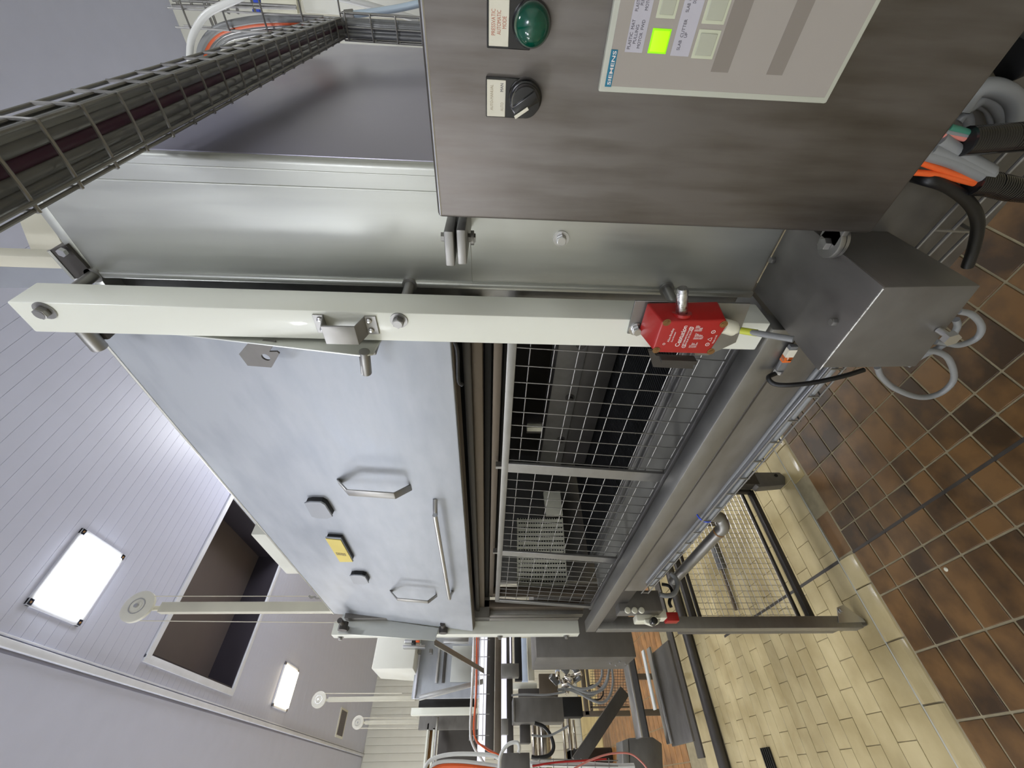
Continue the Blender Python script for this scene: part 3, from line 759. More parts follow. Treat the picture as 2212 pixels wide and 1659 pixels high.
# back outline: same outline a little larger at the upper (slanted) end
b = MB()
yR = max(p.y for p in PF)
T0_, T1_ = onX(1418, 660, XK), onX(1397, 724, .448)
back = [Vector((XK, PF[0].y-.004, PF[0].z+.012)), Vector((XK, PF[1].y-.004, PF[1].z-.001)), Vector((XK, PF[2].y-.002, PF[2].z-.002)), Vector((XK, PF[3].y, PF[3].z)), Vector((XK, PF[4].y, PF[4].z+.004)), Vector((XK, PF[5].y-.002, PF[5].z+.012))]
v, f = b._add(PF+back, [tuple(range(6)), tuple(range(6, 12))] + [(i, (i+1) % 6, 6+(i+1) % 6, 6+i) for i in range(6)])
bmesh.ops.bevel(b.bm, geom=list(b.bm.edges), offset=.0022, segments=3, profile=.5, affect='EDGES', clamp_overlap=True)
body = b.build('body', 'red_paint', rs)
for x_, y_ in [(1441, 695), (1564, 699), (1418, 755), (1536, 758)]:
    q = onX(x_, y_, XF); MB().ring((XF+.0002, q.y+.001, q.z), (-1, 0, 0), .0032, .0052, .0008, 20).build('screw_seat', 'rust', body)
    MB().cyl((XF-.0004, q.y+.001, q.z), (XF-.0012, q.y+.001, q.z), .0031, 16).cyl((XF-.001, q.y+.001, q.z), (XF-.0015, q.y+.001, q.z), .0013, 6).build('screw', 'rust', body)
# collar and reset pin sticking up to the right
c0, c1 = onX(1466, 668, .452), onX(1473, 628, .475)
ax = Vector((.02, c1.y-c0.y, c1.z-c0.z+.0)).normalized()
ax = (Vector((.46, onX(1473, 628, .46).y, onX(1473, 628, .46).z)) - Vector((.455, c0.y, c0.z))).normalized()
MB().ring(Vector((.440, c0.y+.001, c0.z)), ax, .0078, .0125, .004, 28).build('collar', 'red_paint', rs)
q = Vector((.440, c0.y, c0.z)); e = onX(1474, 628, .440)
MB().cyl(q, e, .0072, 28, bev=.001).cyl(e, e+(e-q).normalized()*.004, .0068, 28, r2=.0058).build('pin', 'cast_metal', rs)
# gland and cable
g0 = onX(1560, 703, .452); gx = onX(1585, 710, .452)
MB().cyl(g0, gx, .0105, 24, bev=.001).cyl(gx, onX(1592, 712, .452), .0085, 24, r2=.006).build('cable_gland', 'white_plastic', rs)
# key receiver under it
b = MB(); P = [onX(*q, .455) for q in [(1418, 768), (1500, 772), (1497, 797), (1430, 794), (1411, 793), (1400, 757), (1409, 757), (1422, 775)]]
b.prism(P, (.004, 0, 0), .0005, 1); P = [onX(*q, .455) for q in [(1424, 766), (1500, 769), (1499, 777), (1424, 774)]]
b.prism([p for p in P], (-.012, 0, 0), .0004, 1); b.build('key_bracket', 'steel_dark', rs)
SM = Matrix(((0, 0, -1, 0), (-1, 0, 0, 0), (0, 1, 0, 0), (0, 0, 0, 1)))
def st(s_, x, y, size, rot=0, sx=1.0, mat='ink_white', bold=0):
    q = onX(x, y, XF-.0002); return text(s_, size, mat, Matrix.Translation(q) @ SM @ Matrix.Rotation(rot, 4, 'Z'), body, 'lettering', .0001, 'LEFT', sx, bold)
st('Allen-Bradley', 1445, 739, .0042)
st('Guardmaster', 1452, 739, .0032)
st('Centurion', 1466, 749, .0085, bold=.00008)
st('SAFETY SWITCH', 1471, 741, .0030); st('SICHERHEITSSCHALTER', 1476, 746, .0030); st('CAPTEUR DE SECURITE', 1481, 748, .0030)
for k in range(5): st(['IP67', 'Ui 500V', 'Ith 10A', 'AC15', '3A 240V'][k], 1490+3.2*k, 751, .0026)
for k in range(6): st(['EN 60947', 'EN 1088', 'IEC 947', 'UL 508', 'BG GS', 'TUV'][k], 1500+3.4*k, 733, .0026)
for k in range(5): st(['AC 250V', 'AC 120V', 'DC 24V', 'A600', 'Q300'][k], 1502+3.2*k, 716, .0026)
st('Made in UK', 1541, 742, .0030)
for x_, y_ in [(1434, 743), (1477, 748), (1494, 710), (1541, 717), (1528, 744)]:
    q = onX(x_, y_, XF-.0002); rr = .0018 if x_ == 1434 else .0028
    MB().ring(q, (-1, 0, 0), rr*.72, rr, .0001, 20).cyl(q, q+Vector((-.0001, 0, 0)), rr*.35, 3).build('emblem', 'ink_white', body)
q = onX(1534, 733, XF-.0002)
b = MB(); 
for i in range(3):
    a0 = math.pi/2+i*2*math.pi/3; a1 = a0+2*math.pi/3
    b.tube([q+Vector((0, -math.cos(a0), math.sin(a0)))*.0034, q+Vector((0, -math.cos(a1), math.sin(a1)))*.0034], .0003, 5, 0)
b.build('emblem', 'ink_white', body)
cbx = onX(1592, 713, .45)
t = MB().tube([onX(1590, 712, .452), onX(1620, 717, .44), onX(1660, 724, .425), onX(1714, 733, .405)], .0042, 12).build('cable', 'grey_cable')
tag(t, 'pale grey cable from the red switch to the small junction box', 'cable')
MB().tube([onX(1600, 714, .4475), onX(1621, 717.2, .4400), onX(1636, 719.5, .4355)], .0048, 12).build('sleeve', 'yellow_band', t, 'yellow marker sleeve')

# ================================================================== MESH GUARD of the press opening
GX = .57
gd = thing('mesh_guard', 'welded wire mesh guard in a flat steel frame closing the press opening', 'guard', (GX, 1.1, 1.15))
zt0, zt1 = 1.583, 1.566       # top strip
MB().box((GX-.004, .386, 1.561), (GX+.004, 1.85, 1.578), .001).build('frame_bar', 'steel', gd)
MB().box((GX-.03, .386, 1.136), (GX-.022, 1.87, 1.181), .001).build('frame_bar', 'steel', gd)
gb = lambda z: GX - .026*(1.57-z)/.42        # the guard leans outward at its foot
for yc, wd in [(.855, .019), (1.362, .019), (1.843, .015), (.39, .012)]:
    MB().hexa([(gb(1.13)-.004, yc-wd, 1.13), (gb(1.13)+.003, yc-wd, 1.13), (gb(1.13)+.003, yc+wd, 1.13), (gb(1.13)-.004, yc+wd, 1.13), (gb(1.59)-.004, yc-wd, 1.575), (gb(1.59)+.003, yc-wd, 1.575), (gb(1.59)+.003, yc+wd, 1.575), (gb(1.59)-.004, yc+wd, 1.575)], .0008, 1).build('frame_bar', 'steel', gd)
    if .5 < yc < 1.8: MB().box((GX-.003, yc-.005, 1.575), (GX+.012, yc+.005, 1.592)).build('tab', 'steel', gd)
ws = [.432+.0445*k for k in range(33)]
ws = [v for v in ws if v < 1.84]
for v in ws:
    MB().cyl((gb(1.14)+.006, v, 1.14), (gb(1.57)+.006, v, 1.567), .0011, 6).build('wire', 'steel', gd)
for k in range(10):
    z = 1.535 - .0445*k
    if z > 1.14: MB().cyl((gb(z)+.0085, .386, z), (gb(z)+.0085, 1.845, z), .0011, 6).build('wire', 'steel', gd)

# ================================================================== FRONT BEAM, LEGS
fr = thing('press_support', 'stainless front beam and square legs carrying the press', 'machine frame', (.49, 1.9, 0))
BT = 1.2
MB().box((.465, .34, 1.160), (.505, 1.90, BT), .002).build('top_rail', 'steel', fr)
b = MB(); b.hexa([(.470, .345, 1.088), (.49, .345, 1.088), (.49, 1.43, 1.088), (.470, 1.43, 1.088), (.470, .345, 1.160), (.49, .345, 1.160), (.49, 1.43, 1.160), (.470, 1.43, 1.160)], .0015, 1); b.build('apron', 'steel_apron', fr)
MB().box((.465, .345, 1.155), (.492, 1.43, 1.1605), .0008, 1).build('fold', 'steel_dark', fr)
MB().box((.49, 1.35, 1.088), (.53, 1.9, 1.15), .001).build('apron_return', 'steel_dark', fr)
# front leg, foot plate, second leg
MB().box((.465, 1.856, .03), (.510, 1.905, 1.158), .002).build('leg', 'steel', fr, 'steel leg standing on the cream tiles')
MB().box((.475, 1.925, .08), (.50, 1.985, .78), .002).build('leg', 'steel_box', fr)
b = MB().prism([onY(*q, 1.853) for q in [(1808, 1312), (1822, 1306), (1866, 1338), (1870, 1344), (1812, 1345)]], (0, .004, 0), .0006, 1)
b.build('gusset', 'steel_bright', fr)
MB().box((.475, 1.86, .004), (.50, 1.90, .032), .002).build('foot', 'steel_box', fr)
q = onY(1816, 1318, 1.85); MB().hexbolt((q.x, 1.853, q.z), (0, -1, 0), .008, .008).build('bolt', 'steel_bright', fr)
MB().box((1.15, 1.86, .16), (1.25, 1.92, 1.0), .003).box((1.158, 1.868, .055), (1.212, 1.912, .17), .003).build('leg', 'steel_dark', fr)
MB().prism([onY(*q, 1.862) for q in [(1628, 1020), (1684, 1020), (1696, 1030), (1697, 1047), (1640, 1052), (1632, 1046)]], (0, .05, 0), .004, 2).build('foot', 'steel_box', fr, 'rear foot with a bolt hole')
MB().cyl((1.205, 1.858, .045), (1.205, 1.863, .045), .009, 14).build('hole', 'black_hollow', fr)
# under-frame behind the beam
MB().box((.56, 1.50, .95), (1.2, 1.56, 1.06), .003).build('cross_member', 'steel_dark', fr)
MB().box((.50, 1.86, .93), (1.2, 1.91, .98), .003).build('cross_member', 'steel_dark', fr)

# flat mesh guard low between the legs
lg_ = thing('leg_guard', 'low wire mesh guard in a tube frame between the press legs over the cream trough', 'guard', (.85, 1.95, .17))
YG = 1.95
A0, A1 = onY(1616.6, 1059, YG), onY(1756, 1338, YG)
T0g, T1g = onY(1470, 1250, YG), onY(1502, 1338, YG)
z_lo, z_hi = .172, .705
x_l, x_r = .50, 1.16
for z in (z_lo, z_hi): MB().box((x_l, YG-.015, z-.013), (x_r, YG+.015, z+.013), .003).build('frame_tube', 'steel_dark', lg_)
MB().box((x_l, YG+.012, z_lo+.032), (x_r, YG+.024, z_lo+.046), .002).build('frame_tube', 'steel_dark', lg_)
MB().box((x_l, YG+.012, z_hi-.046), (x_r, YG+.024, z_hi-.032), .002).build('frame_tube', 'steel_dark', lg_)
MB().box((x_r-.015, YG-.015, z_lo), (x_r+.015, YG+.015, z_hi), .003).build('frame_tube', 'steel_dark', lg_)
k = 0
z = z_lo+.05
while z < z_hi-.04:
    MB().cyl((x_l, YG+.02, z), (x_r, YG+.02, z), .0011, 5).build('wire', 'steel_bright', lg_); z += .0255
x = x_l+.02
while x < x_r-.02:
    MB().cyl((x, YG+.022, z_lo+.04), (x, YG+.022, z_hi-.04), .0011, 5).build('wire', 'steel_bright', lg_); x += .0255
# dark hose/drain line on the floor (pale joint strip)
MB().box((.7215, .3, -.006), (.7325, 1.725, .0006)).build('joint', 'steel_dark', floor, 'dark filled expansion joint')
MB().box((.720, 1.83, -.004), (.7335, 3.1, .0008)).build('joint', 'steel_dark', floor, 'dark filled expansion joint')

# polished drain pipe under the beam
t = MB()
P = [(.80, 2.35, .66), (.80, 2.0, .655), (.80, 1.72, .652)]
pA, pB = onX(1466, 1242, .60), onX(1554, 1148, .60)
dv = (pB-pA).normalized()
o = MB().cyl(pA-dv*.06, pB, .018, 24).tube([pB, pB+dv*.03, pB+dv*.055+Vector((.01, 0, .012)), pB+dv*.065+Vector((.02, 0, .04)), pB+dv*.065+Vector((.03, 0, .22))], .0183, 24, 6).build('drain_pipe', 'steel')
tag(o, 'polished stainless drain pipe with an elbow under the front beam', 'pipe')
MB().cyl(pB-dv*.004, pB+dv*.003, .0190, 24).build('weld_ring', 'rust', o)

# ================================================================== WIRE TRAYS WITH CABLES
def wtray(t, P0, P1, side, up, wd, ht, pitch, r=.0022, nb=3, ns=2, mat='steel'):
    """basket tray: side = unit vector across, up = unit vector of the flanges"""
    P0, P1 = Vector(P0), Vector(P1); side, up = Vector(side).normalized(), Vector(up).normalized()
    L = (P1-P0).length; d = (P1-P0)/L
    for i in range(nb):
        o = side*(wd*i/(nb-1)); MB().cyl(P0+o, P1+o, r, 8).build('wire', mat, t)
    for j in range(1, ns+1):
        for o in (Vector(), side*wd):
            MB().cyl(P0+o+up*(ht*j/ns), P1+o+up*(ht*j/ns), r, 8).build('wire', mat, t)
    n = int(L/pitch)
    me = None
    for k in range(n+1):
        c = P0+d*(k*pitch+pitch*.3) if k*pitch+pitch*.3 < L else P1
        rr = r*.95
        MB().tube([c+up*ht, c+up*ht*.15-up*r, c+side*wd*.08-up*r*2, c+side*wd*.92-up*r*2, c+side*wd+up*ht*.15-up*r, c+side*wd+up*ht], rr, 6, 3).build('cross_wire', mat, t)
# tray under the apron along the machine
ut = thing('cable_tray', 'long wire cable tray under the front beam of the press', 'cable tray', (.47, .9, 1.0))
wtray(ut, (.453, .26, 1.0585), (.453, 1.40, 1.084), (1, 0, 0), (0, 0, 1), .036, .022, .062, .0016, 3, 1)
def cables(name, mats, P, spread, r, label, n=1, parent=None, side=Vector((1, 0, 0)), up=Vector((0, 0, 1)), grp=None, wob=.3):
    for k, m_ in enumerate(mats):
        off = side*((k % 3)-1)*spread + up*((k//3))*spread*.8
        pts = [Vector(q)+off+Vector((random.uniform(-1, 1), random.uniform(-1, 1), random.uniform(-1, 1)))*r*wob for q in P]
        o = MB().tube(pts, r*random.uniform(.85, 1.15), 10, 5).build(name, m_); tag(o, label[k] if isinstance(label, list) else label, 'cable', grp)
PC = [(.471, .27+.135*i, 1.0665+.0025*i+.002*math.sin(i)) for i in range(9)]
cables('cable', ['grey_cable', 'dark_cable', 'grey_cable', 'dark_cable', 'grey_cable'], PC, .011, .0052, ['grey cable innermost in the wire tray under the front beam', 'dark cable in the middle of the wire tray under the front beam', 'grey cable outermost in the wire tray under the front beam', 'upper dark cable at the back of the tray under the front beam', 'upper grey cable on top of the bundle in the tray under the front beam'])
# tray hanging near the bottom right corner
bt = thing('cable_tray', 'short wire tray with black conduits low behind the control box', 'cable tray', (.47, .1, .85))
wtray(bt, (.50, -.25, .93), (.50, .262, 1.00), (1, 0, 0), (0, 0, 1), .10, .05, .055, .0024, 4, 2)

# overhead tray from above the photographer to the housing
k_ = .40
oA, oB = Vector((.328, .161, 2.0)), Vector((1.372, .124, 2.0))
iA, iB = Vector((.383, .1035, 2.0)), Vector((1.30, .088, 2.0))
ot = thing('cable_tray', 'wide overhead wire cable tray running diagonally out of the top left corner', 'cable tray', (1.3, .12, 2.0))
dd = (oB-oA).normalized(); Ps = oA-dd*1.6; L = (oB-Ps).length
sd = Vector((0, -1, 0))
for frac, z in [(0, 2.0), (.12, 1.9965), (1.0, 2.0), (0, 2.022), (1.0, 2.022), (0, 2.043), (1.0, 2.043)]:
    a_ = Vector((Ps.x, .161+(Ps.x-.328)*-.0354 - frac*(.0545-(Ps.x-.328)*.0158), z)); c_ = Vector((oB.x, .124-frac*.038, z))
    MB().cyl(a_, c_, .0019, 8).build('wire', 'steel', ot)
n = 34
for k in range(n):
    X_ = 1.36 - .0525*k
    yo = .161+(X_-.328)*-.0354; wdt = .0545-(X_-.328)*.0158
    MB().tube([(X_, yo+.001, 2.043), (X_, yo+.001, 2.003), (X_, yo-.003, 1.9975), (X_, yo-wdt+.003, 1.9975), (X_, yo-wdt-.001, 2.003), (X_, yo-wdt-.001, 2.043)], .0018, 6, 3).build('cross_wire', 'steel', ot)
for k, (fy, z, r, m_, lb_) in enumerate([(.16, 2.010, .0068, 'dark_cable', 0), (.36, 2.011, .0072, 'dark_cable', 0), (.55, 2.010, .0058, 'purple_cable', 1), (.74, 2.012, .0074, 'dark_cable', 0), (.90, 2.010, .0056, 'grey_cable', 0), (.28, 2.024, .0075, 'dark_cable', 0), (.64, 2.026, .0080, 'dark_cable', 0), (.46, 2.030, .0070, 'dark_cable', 0), (.85, 2.025, .007, 'dark_cable', 0)]):
    pts = []
    for i in range(9):
        X_ = -1.2+.315*i
        yo = .161+(X_-.328)*-.0354; wdt = .0545-(X_-.328)*.0158
        pts.append((X_, yo-wdt*(1-fy)*1.0 if False else yo-wdt*fy, z+.001*math.sin(i*1.7+k)))
    pts += [(1.345, .124-.038*fy, z-.002), (1.372+.003*(k % 3), .124-.038*fy, z-.03), (1.376+.004*(k % 3), .124-.038*fy, 1.85), (1.376+.004*(k % 3), .124-.038*fy, 1.66)]
    o = MB().tube(pts, r, 12, 5).build('cable', m_)
    if lb_: tag(o, 'dark purple cable in the middle of the overhead wire tray', 'cable')
    else: tag(o, ['leftmost dark cable on the bottom of the overhead wire tray', 'dark cable just left of the purple cable in the overhead tray', '', 'dark cable just right of the purple cable in the overhead tray', 'slim grey cable along the right side of the overhead tray', 'dark cable stacked on the two leftmost cables of the overhead tray', 'dark cable stacked above right of the purple cable', 'topmost dark cable above the middle of the overhead tray', 'upper dark cable near the right side of the overhead tray'][k], 'cable')
# vertical trays at its end, downwards and upwards
vt = thing('cable_tray', 'upright wire tray going down behind the control box top edge', 'cable tray', (1.37, .1, 1.7))
wtray(vt, (1.365, .130, 1.66), (1.365, .128, 2.0), (0, -1, 0), (1, 0, 0), .052, .03, .062, .0021, 3, 1)
vt2 = thing('cable_tray', 'upright wire tray rising beside the overhead tray with looping cables', 'cable tray', (1.45, .1, 2.05))
wtray(vt2, (1.44, .128, 1.99), (1.44, .128, 2.46), (0, -1, 0), (1, 0, 0), .075, .04, .10, .0024, 3, 1)
# looping cables at the top
def pxtube(pts, X, r, mat, label, grp=None, n=10):
    P = [onX(q[0], q[1], q[2] if len(q) > 2 else X) for q in pts]
    o = MB().tube(P, r, n, 6).build('cable', mat); tag(o, label, 'cable', grp); return o
pxtube([(560, -25), (500, 3), (447, 30), (417, 75), (410, 120), (416, 165)], 1.30, .0075, 'white_hose', 'white hose arching in front of the upright trays at the top right')
for k in range(5):
    m_ = ['grey_cable', 'orange_cable', 'dark_cable', 'grey_cable', 'dark_cable'][k]
    pxtube([(700, 42+5*k), (620, 40+6*k), (540, 44+7*k), (470+4*k, 62+6*k), (436+7*k, 100+4*k), (430+9*k, 150)], 1.46+.01*k, .0085, m_, ['pale grey', 'orange', 'dark', 'grey', 'black'][k] + ' cable looping inside the rising wire tray')
pxtube([(905, 53), (820, 47), (740, 50), (690, 62), (640, 66)], 1.40, .005, 'orange_cable', 'thin orange cable along the upright tray beside the control box')
pxtube([(905, 44), (860, 30), (800, 12), (740, -3), (680, -14)], 1.9, .010, 'white_hose', 'long white hose crossing in front of the cream cabinet')
pxtube([(905, 8), (860, 18), (800, 27), (765, 31)], 1.7, .0095, 'blue_hose', 'pale blue hose ending in a fitting near the cream cabinet')
a, c = onX(765, 31, 1.7), onX(745, 33, 1.7); o = MB().cyl(a, c, .013, 6, bev=.001).cyl(c, onX(741, 33.5, 1.7), .010, 12).build('hose_fitting', 'steel'); tag(o, 'small hexagonal fitting on the pale blue hose', 'fitting')
t = thing('cream_cabinet', 'cream cabinet behind the hoses at the top right', 'cabinet', (2.6, .0, 1.6))
q0, q1 = onX(640, 40, 2.4), onX(905, 40, 2.4)
MB().box((2.4, -.6, .3), (3.0, .155, q0.z), .01).build('body', 'post_paint', t)
MB().box((2.38, -.6, .35), (2.4, .14, q0.z-.05), .006).build('door', 'wall_paint', t)
t = thing('ladder_tray', 'thin wire ladder tray with blue and white bags above the cream cabinet', 'cable tray', (2.2, .0, 2.6))
for (a_, c_) in [((372, 0), (640, 14)), ((372, 12), (640, 18)), ((430, -20), (462, 60)), ((440, -20), (470, 60)), ((540, -10), (552, 28)), ((380, -4), (384, 9)), ((410, -4), (414, 10)), ((490, 0), (494, 30)), ((510, 0), (514, 30))]:
    MB().cyl(onX(*a_, 2.2), onX(*c_, 2.2), .005, 6).build('wire', 'steel', t)
o = MB().prism([onX(*q, 2.25) for q in [(538, -8), (556, -8), (562, 29), (546, 29)]], (.04, 0, 0), .002).build('blue_box', 'blue'); tag(o, 'small bright blue box at the top edge', 'box')
o = MB().prism([onX(*q, 2.25) for q in [(562, -8), (640, -8), (643, 30), (566, 30)]], (.05, 0, 0), .002).build('white_box', 'white_plastic'); tag(o, 'white box beside the small blue box at the top edge', 'box')

# ================================================================== SMALL JUNCTION BOX
jb = thing('junction_box', 'square stainless junction box under the housing with cables hanging below', 'junction box', (.45, .28, 1.07))
JX, JY0, JY1, JZ1, JZ0 = .377, .216, .334, 1.184, 1.066
b = MB().hexa([(JX, JY0-.006, JZ0+.012), (BX-.015, JY0, JZ0+.012), (BX-.015, JY1, JZ0-.006), (JX, JY1-.006, JZ0-.006), (JX, JY0, JZ1), (BX-.015, JY0, JZ1), (BX-.015, JY1, JZ1), (JX, JY1, JZ1)], .002, 2)
b.build('body', 'steel_box', jb)
b = MB().box((JX-.002, JY0-.002, JZ1), (BX-.002, JY1+.002, JZ1+.003), .001); b.build('lid', 'steel_box', jb)
MB().tube([(JX-.002, JY0, JZ1+.0015), (JX-.002, JY1, JZ1+.0015)], .0013, 6).build('weld_seam', 'cast_metal', jb)
MB().tube([(JX, JY0-.001, JZ1+.0012), (BX-.1, JY0-.001, JZ1+.0012)], .0013, 6).build('weld_seam', 'steel', jb)
for x_, y_ in [(1672, 562), (1805, 696)]:
    q = onZ(x_, y_, JZ1+.003); MB().hexbolt(q, (0, 0, 1), .0048, .006, False).build('screw', 'steel', jb)
q = onX(2030, 712, JX); MB().cyl((JX+.0, q.y, q.z+.002), (JX-.018, q.y, q.z-.002), .0038, 12).cyl((JX-.013, q.y, q.z), (JX-.02, q.y, q.z), .0085, 6).build('screw', 'steel_bright', jb)
q = onX(1878, 800, .43); MB().cyl((.43, JY1-.004, q.z), (.43, JY1+.012, q.z), .0075, 16).build('cable_gland', 'white_plastic', jb)
# black proximity sensor with its label on the apron, and its cable
ps = thing('magnetic_sensor', 'slim black sensor with white and orange sticker on the front apron', 'sensor', (.466, .43, 1.14))
sa, sb_ = onX(1712, 742, .462), onX(1681, 795, .462)
dv = (sb_-sa).normalized(); up = Vector((0, -dv.z, dv.y))
b = MB().prism([sa+up*.006, sb_+up*.006, sb_-up*.006, sa-up*.006], (-.008, 0, 0), .0015, 2); b.build('body', 'dark_cable', ps)
L_ = (sb_-sa).length
def lbl(f0, f1, mat, nm):
    a_, c_ = sa+dv*L_*f0, sa+dv*L_*f1
    return MB().prism([a_+up*.0062, c_+up*.0062, c_-up*.0062, a_-up*.0062], (-.0086, 0, 0), .0002, 1).build(nm, mat, ps)
lbl(.12, .55, 'label_white', 'sticker'); lbl(.40, .62, 'orange', 'sticker')
MB().cyl(sb_+Vector((-.004, 0, 0)), sb_+dv*.006+Vector((-.004, 0, 0)), .0065, 6).build('nut', 'steel_bright', ps)
P = [sb_+dv*.006+Vector((-.004, 0, 0)), onX(1660, 815, .45), onX(1672, 829, .44), onX(1705, 832, .43), onX(1760, 826, .425), onX(1820, 813, .425), onX(1866, 799, .43)]
o = MB().tube(P, .0036, 10).build('cable', 'rubber'); tag(o, 'black cable from the small sensor to the junction box', 'cable')
for k, pts in enumerate([[(1895, 793), (1905, 815), (1935, 840), (1985, 858), (2030, 850), (2060, 820), (2052, 780), (2030, 762), (1998, 757)],
            [(2070, 672), (2100, 680), (2120, 705), (2110, 730), (2075, 745), (2045, 742), (2020, 738)], [(2065, 690), (2068, 705), (2055, 728), (2030, 750), (1990, 770), (1960, 790)]]):
    P = [onX(*q, .43+.008*k) for q in pts]; o = MB().tube(P, .0042, 10).build('cable', 'grey_cable')
    tag(o, ['lower pale grey cable loop hanging under the junction box', 'upper grey cable loop curling below the junction box corner', 'short grey cable crossing between the two cable loops'][k], 'cable')

# ================================================================== CABLES UNDER THE CONTROL BOX
o = MB().box((.52, .0, .95), (.56, .33, 1.16), .004).build('bracket_plate', 'steel_box'); tag(o, 'grey steel plate behind the lower edge of the control box', 'plate')
def low(pts, r, mat, lab, X=.46, n=12, nm='cable'):
    P = [onX(q[0], q[1], q[2] if len(q) > 2 else X) for q in pts]; o = MB().tube(P, r, n, 6).build(nm, mat); tag(o, lab, 'cable'); return o
low([(1960, 378, .50), (2000, 388), (2050, 405), (2095, 440), (2112, 480), (2105, 530), (2090, 575)], .0062, 'rubber', 'thick black cable curving down past the junction box')
def conduit(pts, r, lab, X=.46):
    P = [onX(q[0], q[1], X) for q in pts]; m = MB().tube(P, r*.86, 16, 8)
    o = m.build('conduit', 'rubber'); tag(o, lab, 'conduit')
    rr = MB(); n = 26
    for i in range(n):
        f = i/(n-1)*(len(P)-1); k = min(int(f), len(P)-2); c = P[k].lerp(P[k+1], f-k)
        rr.ring(c, P[k+1]-P[k], r*.8, r, .0022, 16)
    rr.build('corrugation', 'black_plastic', o, kind='stuff'); return o
conduit([(2100, 395), (2140, 398), (2180, 408), (2225, 412)], .0125, 'lower black corrugated conduit under the control box', .46)
conduit([(2085, 305), (2130, 302), (2175, 298), (2230, 294)], .0135, 'upper black corrugated conduit under the control box', .455)
for k, (p0, p1, p2, m_) in enumerate([((1990, 330), (2060, 350), (2130, 385), 'grey_cable'), ((2010, 322), (2070, 345), (2140, 378), 'grey_cable'), ((2030, 300), (2080, 335), (2140, 370), 'grey_cable'), ((2040, 285), (2080, 292), (2110, 300), 'grey_cable'), ((2050, 275), (2085, 285), (2110, 296), 'teal_cable'), ((1975, 345), (2030, 365), (2115, 392), 'orange_cable'), ((1970, 372), (2030, 378), (2105, 396), 'orange_cable'), ((2035, 290), (2070, 296), (2105, 302), 'pink_cable')]):
    low([p0, p1, p2], .0065 if m_ == 'grey_cable' and k < 3 else .0032, m_, ['first thick grey cable', 'second thick grey cable', 'third thick grey cable', 'slim grey cable', 'slim teal cable', 'upper orange cable', 'lower orange cable', 'slim pink cable'][k] + ' entering a black corrugated conduit', .458)
for k, pts in enumerate([[(2075, 240), (2110, 195), (2150, 190), (2190, 215), (2200, 270)], [(2085, 232), (2120, 210), (2150, 215), (2172, 245), (2175, 275)], [(2095, 225), (2120, 225), (2140, 240), (2150, 280)], [(2070, 262), (2085, 250), (2092, 270), (2085, 320)]]):
    low(pts, .0085 if k < 2 else .005, 'grey_cable', ['outer', 'middle', 'inner', 'thin upright'][k] + ' grey cable loop beneath the control box corner', .49+.01*k)
o = MB().cyl(onX(2180, 130, .50), onX(2225, 110, .50), .02, 24, bev=.002).build('plug', 'rubber'); tag(o, 'black plug at the lower right edge under the control box', 'plug')

# ================================================================== INSIDE THE PRESS
ins = thing('press_table', 'grey ledge and dark ribbed belt inside the press opening', 'conveyor', (.9, 1.2, 1.1))
MB().box((.56, .39, 1.10), (.728, 1.86, 1.130), .001).build('ledge', 'ledge_grey', ins)
MB().box((.732, .39, 1.10), (.754, 1.86, 1.134), .001).build('ledge', 'steel', ins)
MB().box((.756, .39, 1.10), (.7585, 1.86, 1.139), .0006).box((.7655, .39, 1.10), (.768, 1.86, 1.141), .0006).build('rim', 'steel', ins)
MB().box((.768, .39, 1.09), (1.6, 1.9, 1.140), .001).build('belt', 'belt_grey', ins)
b = MB(); y = .40
while y < 1.9: b.box((.772, y, 1.139), (1.6, y+.004, 1.1425)); y += .011
b.build('belt_rib', 'belt_grey', ins, kind='stuff')
pb_ = thing('press_beam', 'dark grey bolted beam crossing inside the press opening', 'beam', (1.1, 1.2, 1.27))
MB().box((1.10, .39, 1.275), (1.22, 1.66, 1.378), .003).build('body', 'steel_box', pb_)
for k in range(4): MB().hexbolt((1.10, .62+.27*k, 1.30), (-1, 0, 0), .012, .012).build('bolt', 'steel_dark', pb_)
MB().box((1.13, .39, 1.15), (1.2, 1.66, 1.275), .003).build('web', 'steel_dark', pb_)
q = onX(1150, 925, .9)
cl = thing('clamp_block', 'small cream clamp block inside the press behind the mesh', 'clamp', (.9, q.y, q.z))
MB().box((.9, q.y-.03, q.z-.035), (.95, q.y+.03, q.z+.02), .003).build('bracket', 'steel_dark', cl)
q = onX(1152, 928, .88); MB().box((.88, q.y-.010, q.z-.03), (.90, q.y+.012, q.z+.022), .003).build('pad', 'slat_cream', cl)
# pale slatted belt standing inside at the far end
sbt = thing('slat_curtain', 'pale perforated slatted panel closing the far end inside the press', 'panel', (.8, 1.885, 1.1))
SY = 1.885
n = 15
for k in range(n):
    y_ = 1119+(1264-1119)*k/n; y2_ = 1119+(1264-1119)*(k+.955)/n
    xr = 1216+(1227-1216)*k/n; xl = 1117
    P = [onY(xl, y_, SY), onY(xr, y_, SY), onY(xr+.3, y2_, SY), onY(xl, y2_, SY)]
    MB().prism(P, (0, .012, 0), .0008, 1).build('slat', 'slat_cream', sbt)
    hb = MB()
    for j in range(18):
        c = onY(xl+5+(xr-xl-10)*j/17, y_+1.5, SY-.0004); hb.box((c.x-.003, c.y-.0006, c.z-.004), (c.x+.003, c.y+.0006, c.z+.004))
    hb.build('slot', 'black_hollow', sbt, kind='stuff')
P = [onY(*q, 1.87) for q in [(1174, 1062), (1210, 1060), (1216, 1112), (1180, 1112)]]
MB().prism(P, (0, .02, 0), .001).build('pad', 'slat_cream', sbt)
P = [onY(*q, 1.87) for q in [(1118, 1264), (1228, 1266), (1228, 1272), (1118, 1271)]]; MB().prism(P, (0, .02, 0), .001).build('end_bar', 'nylon', sbt)

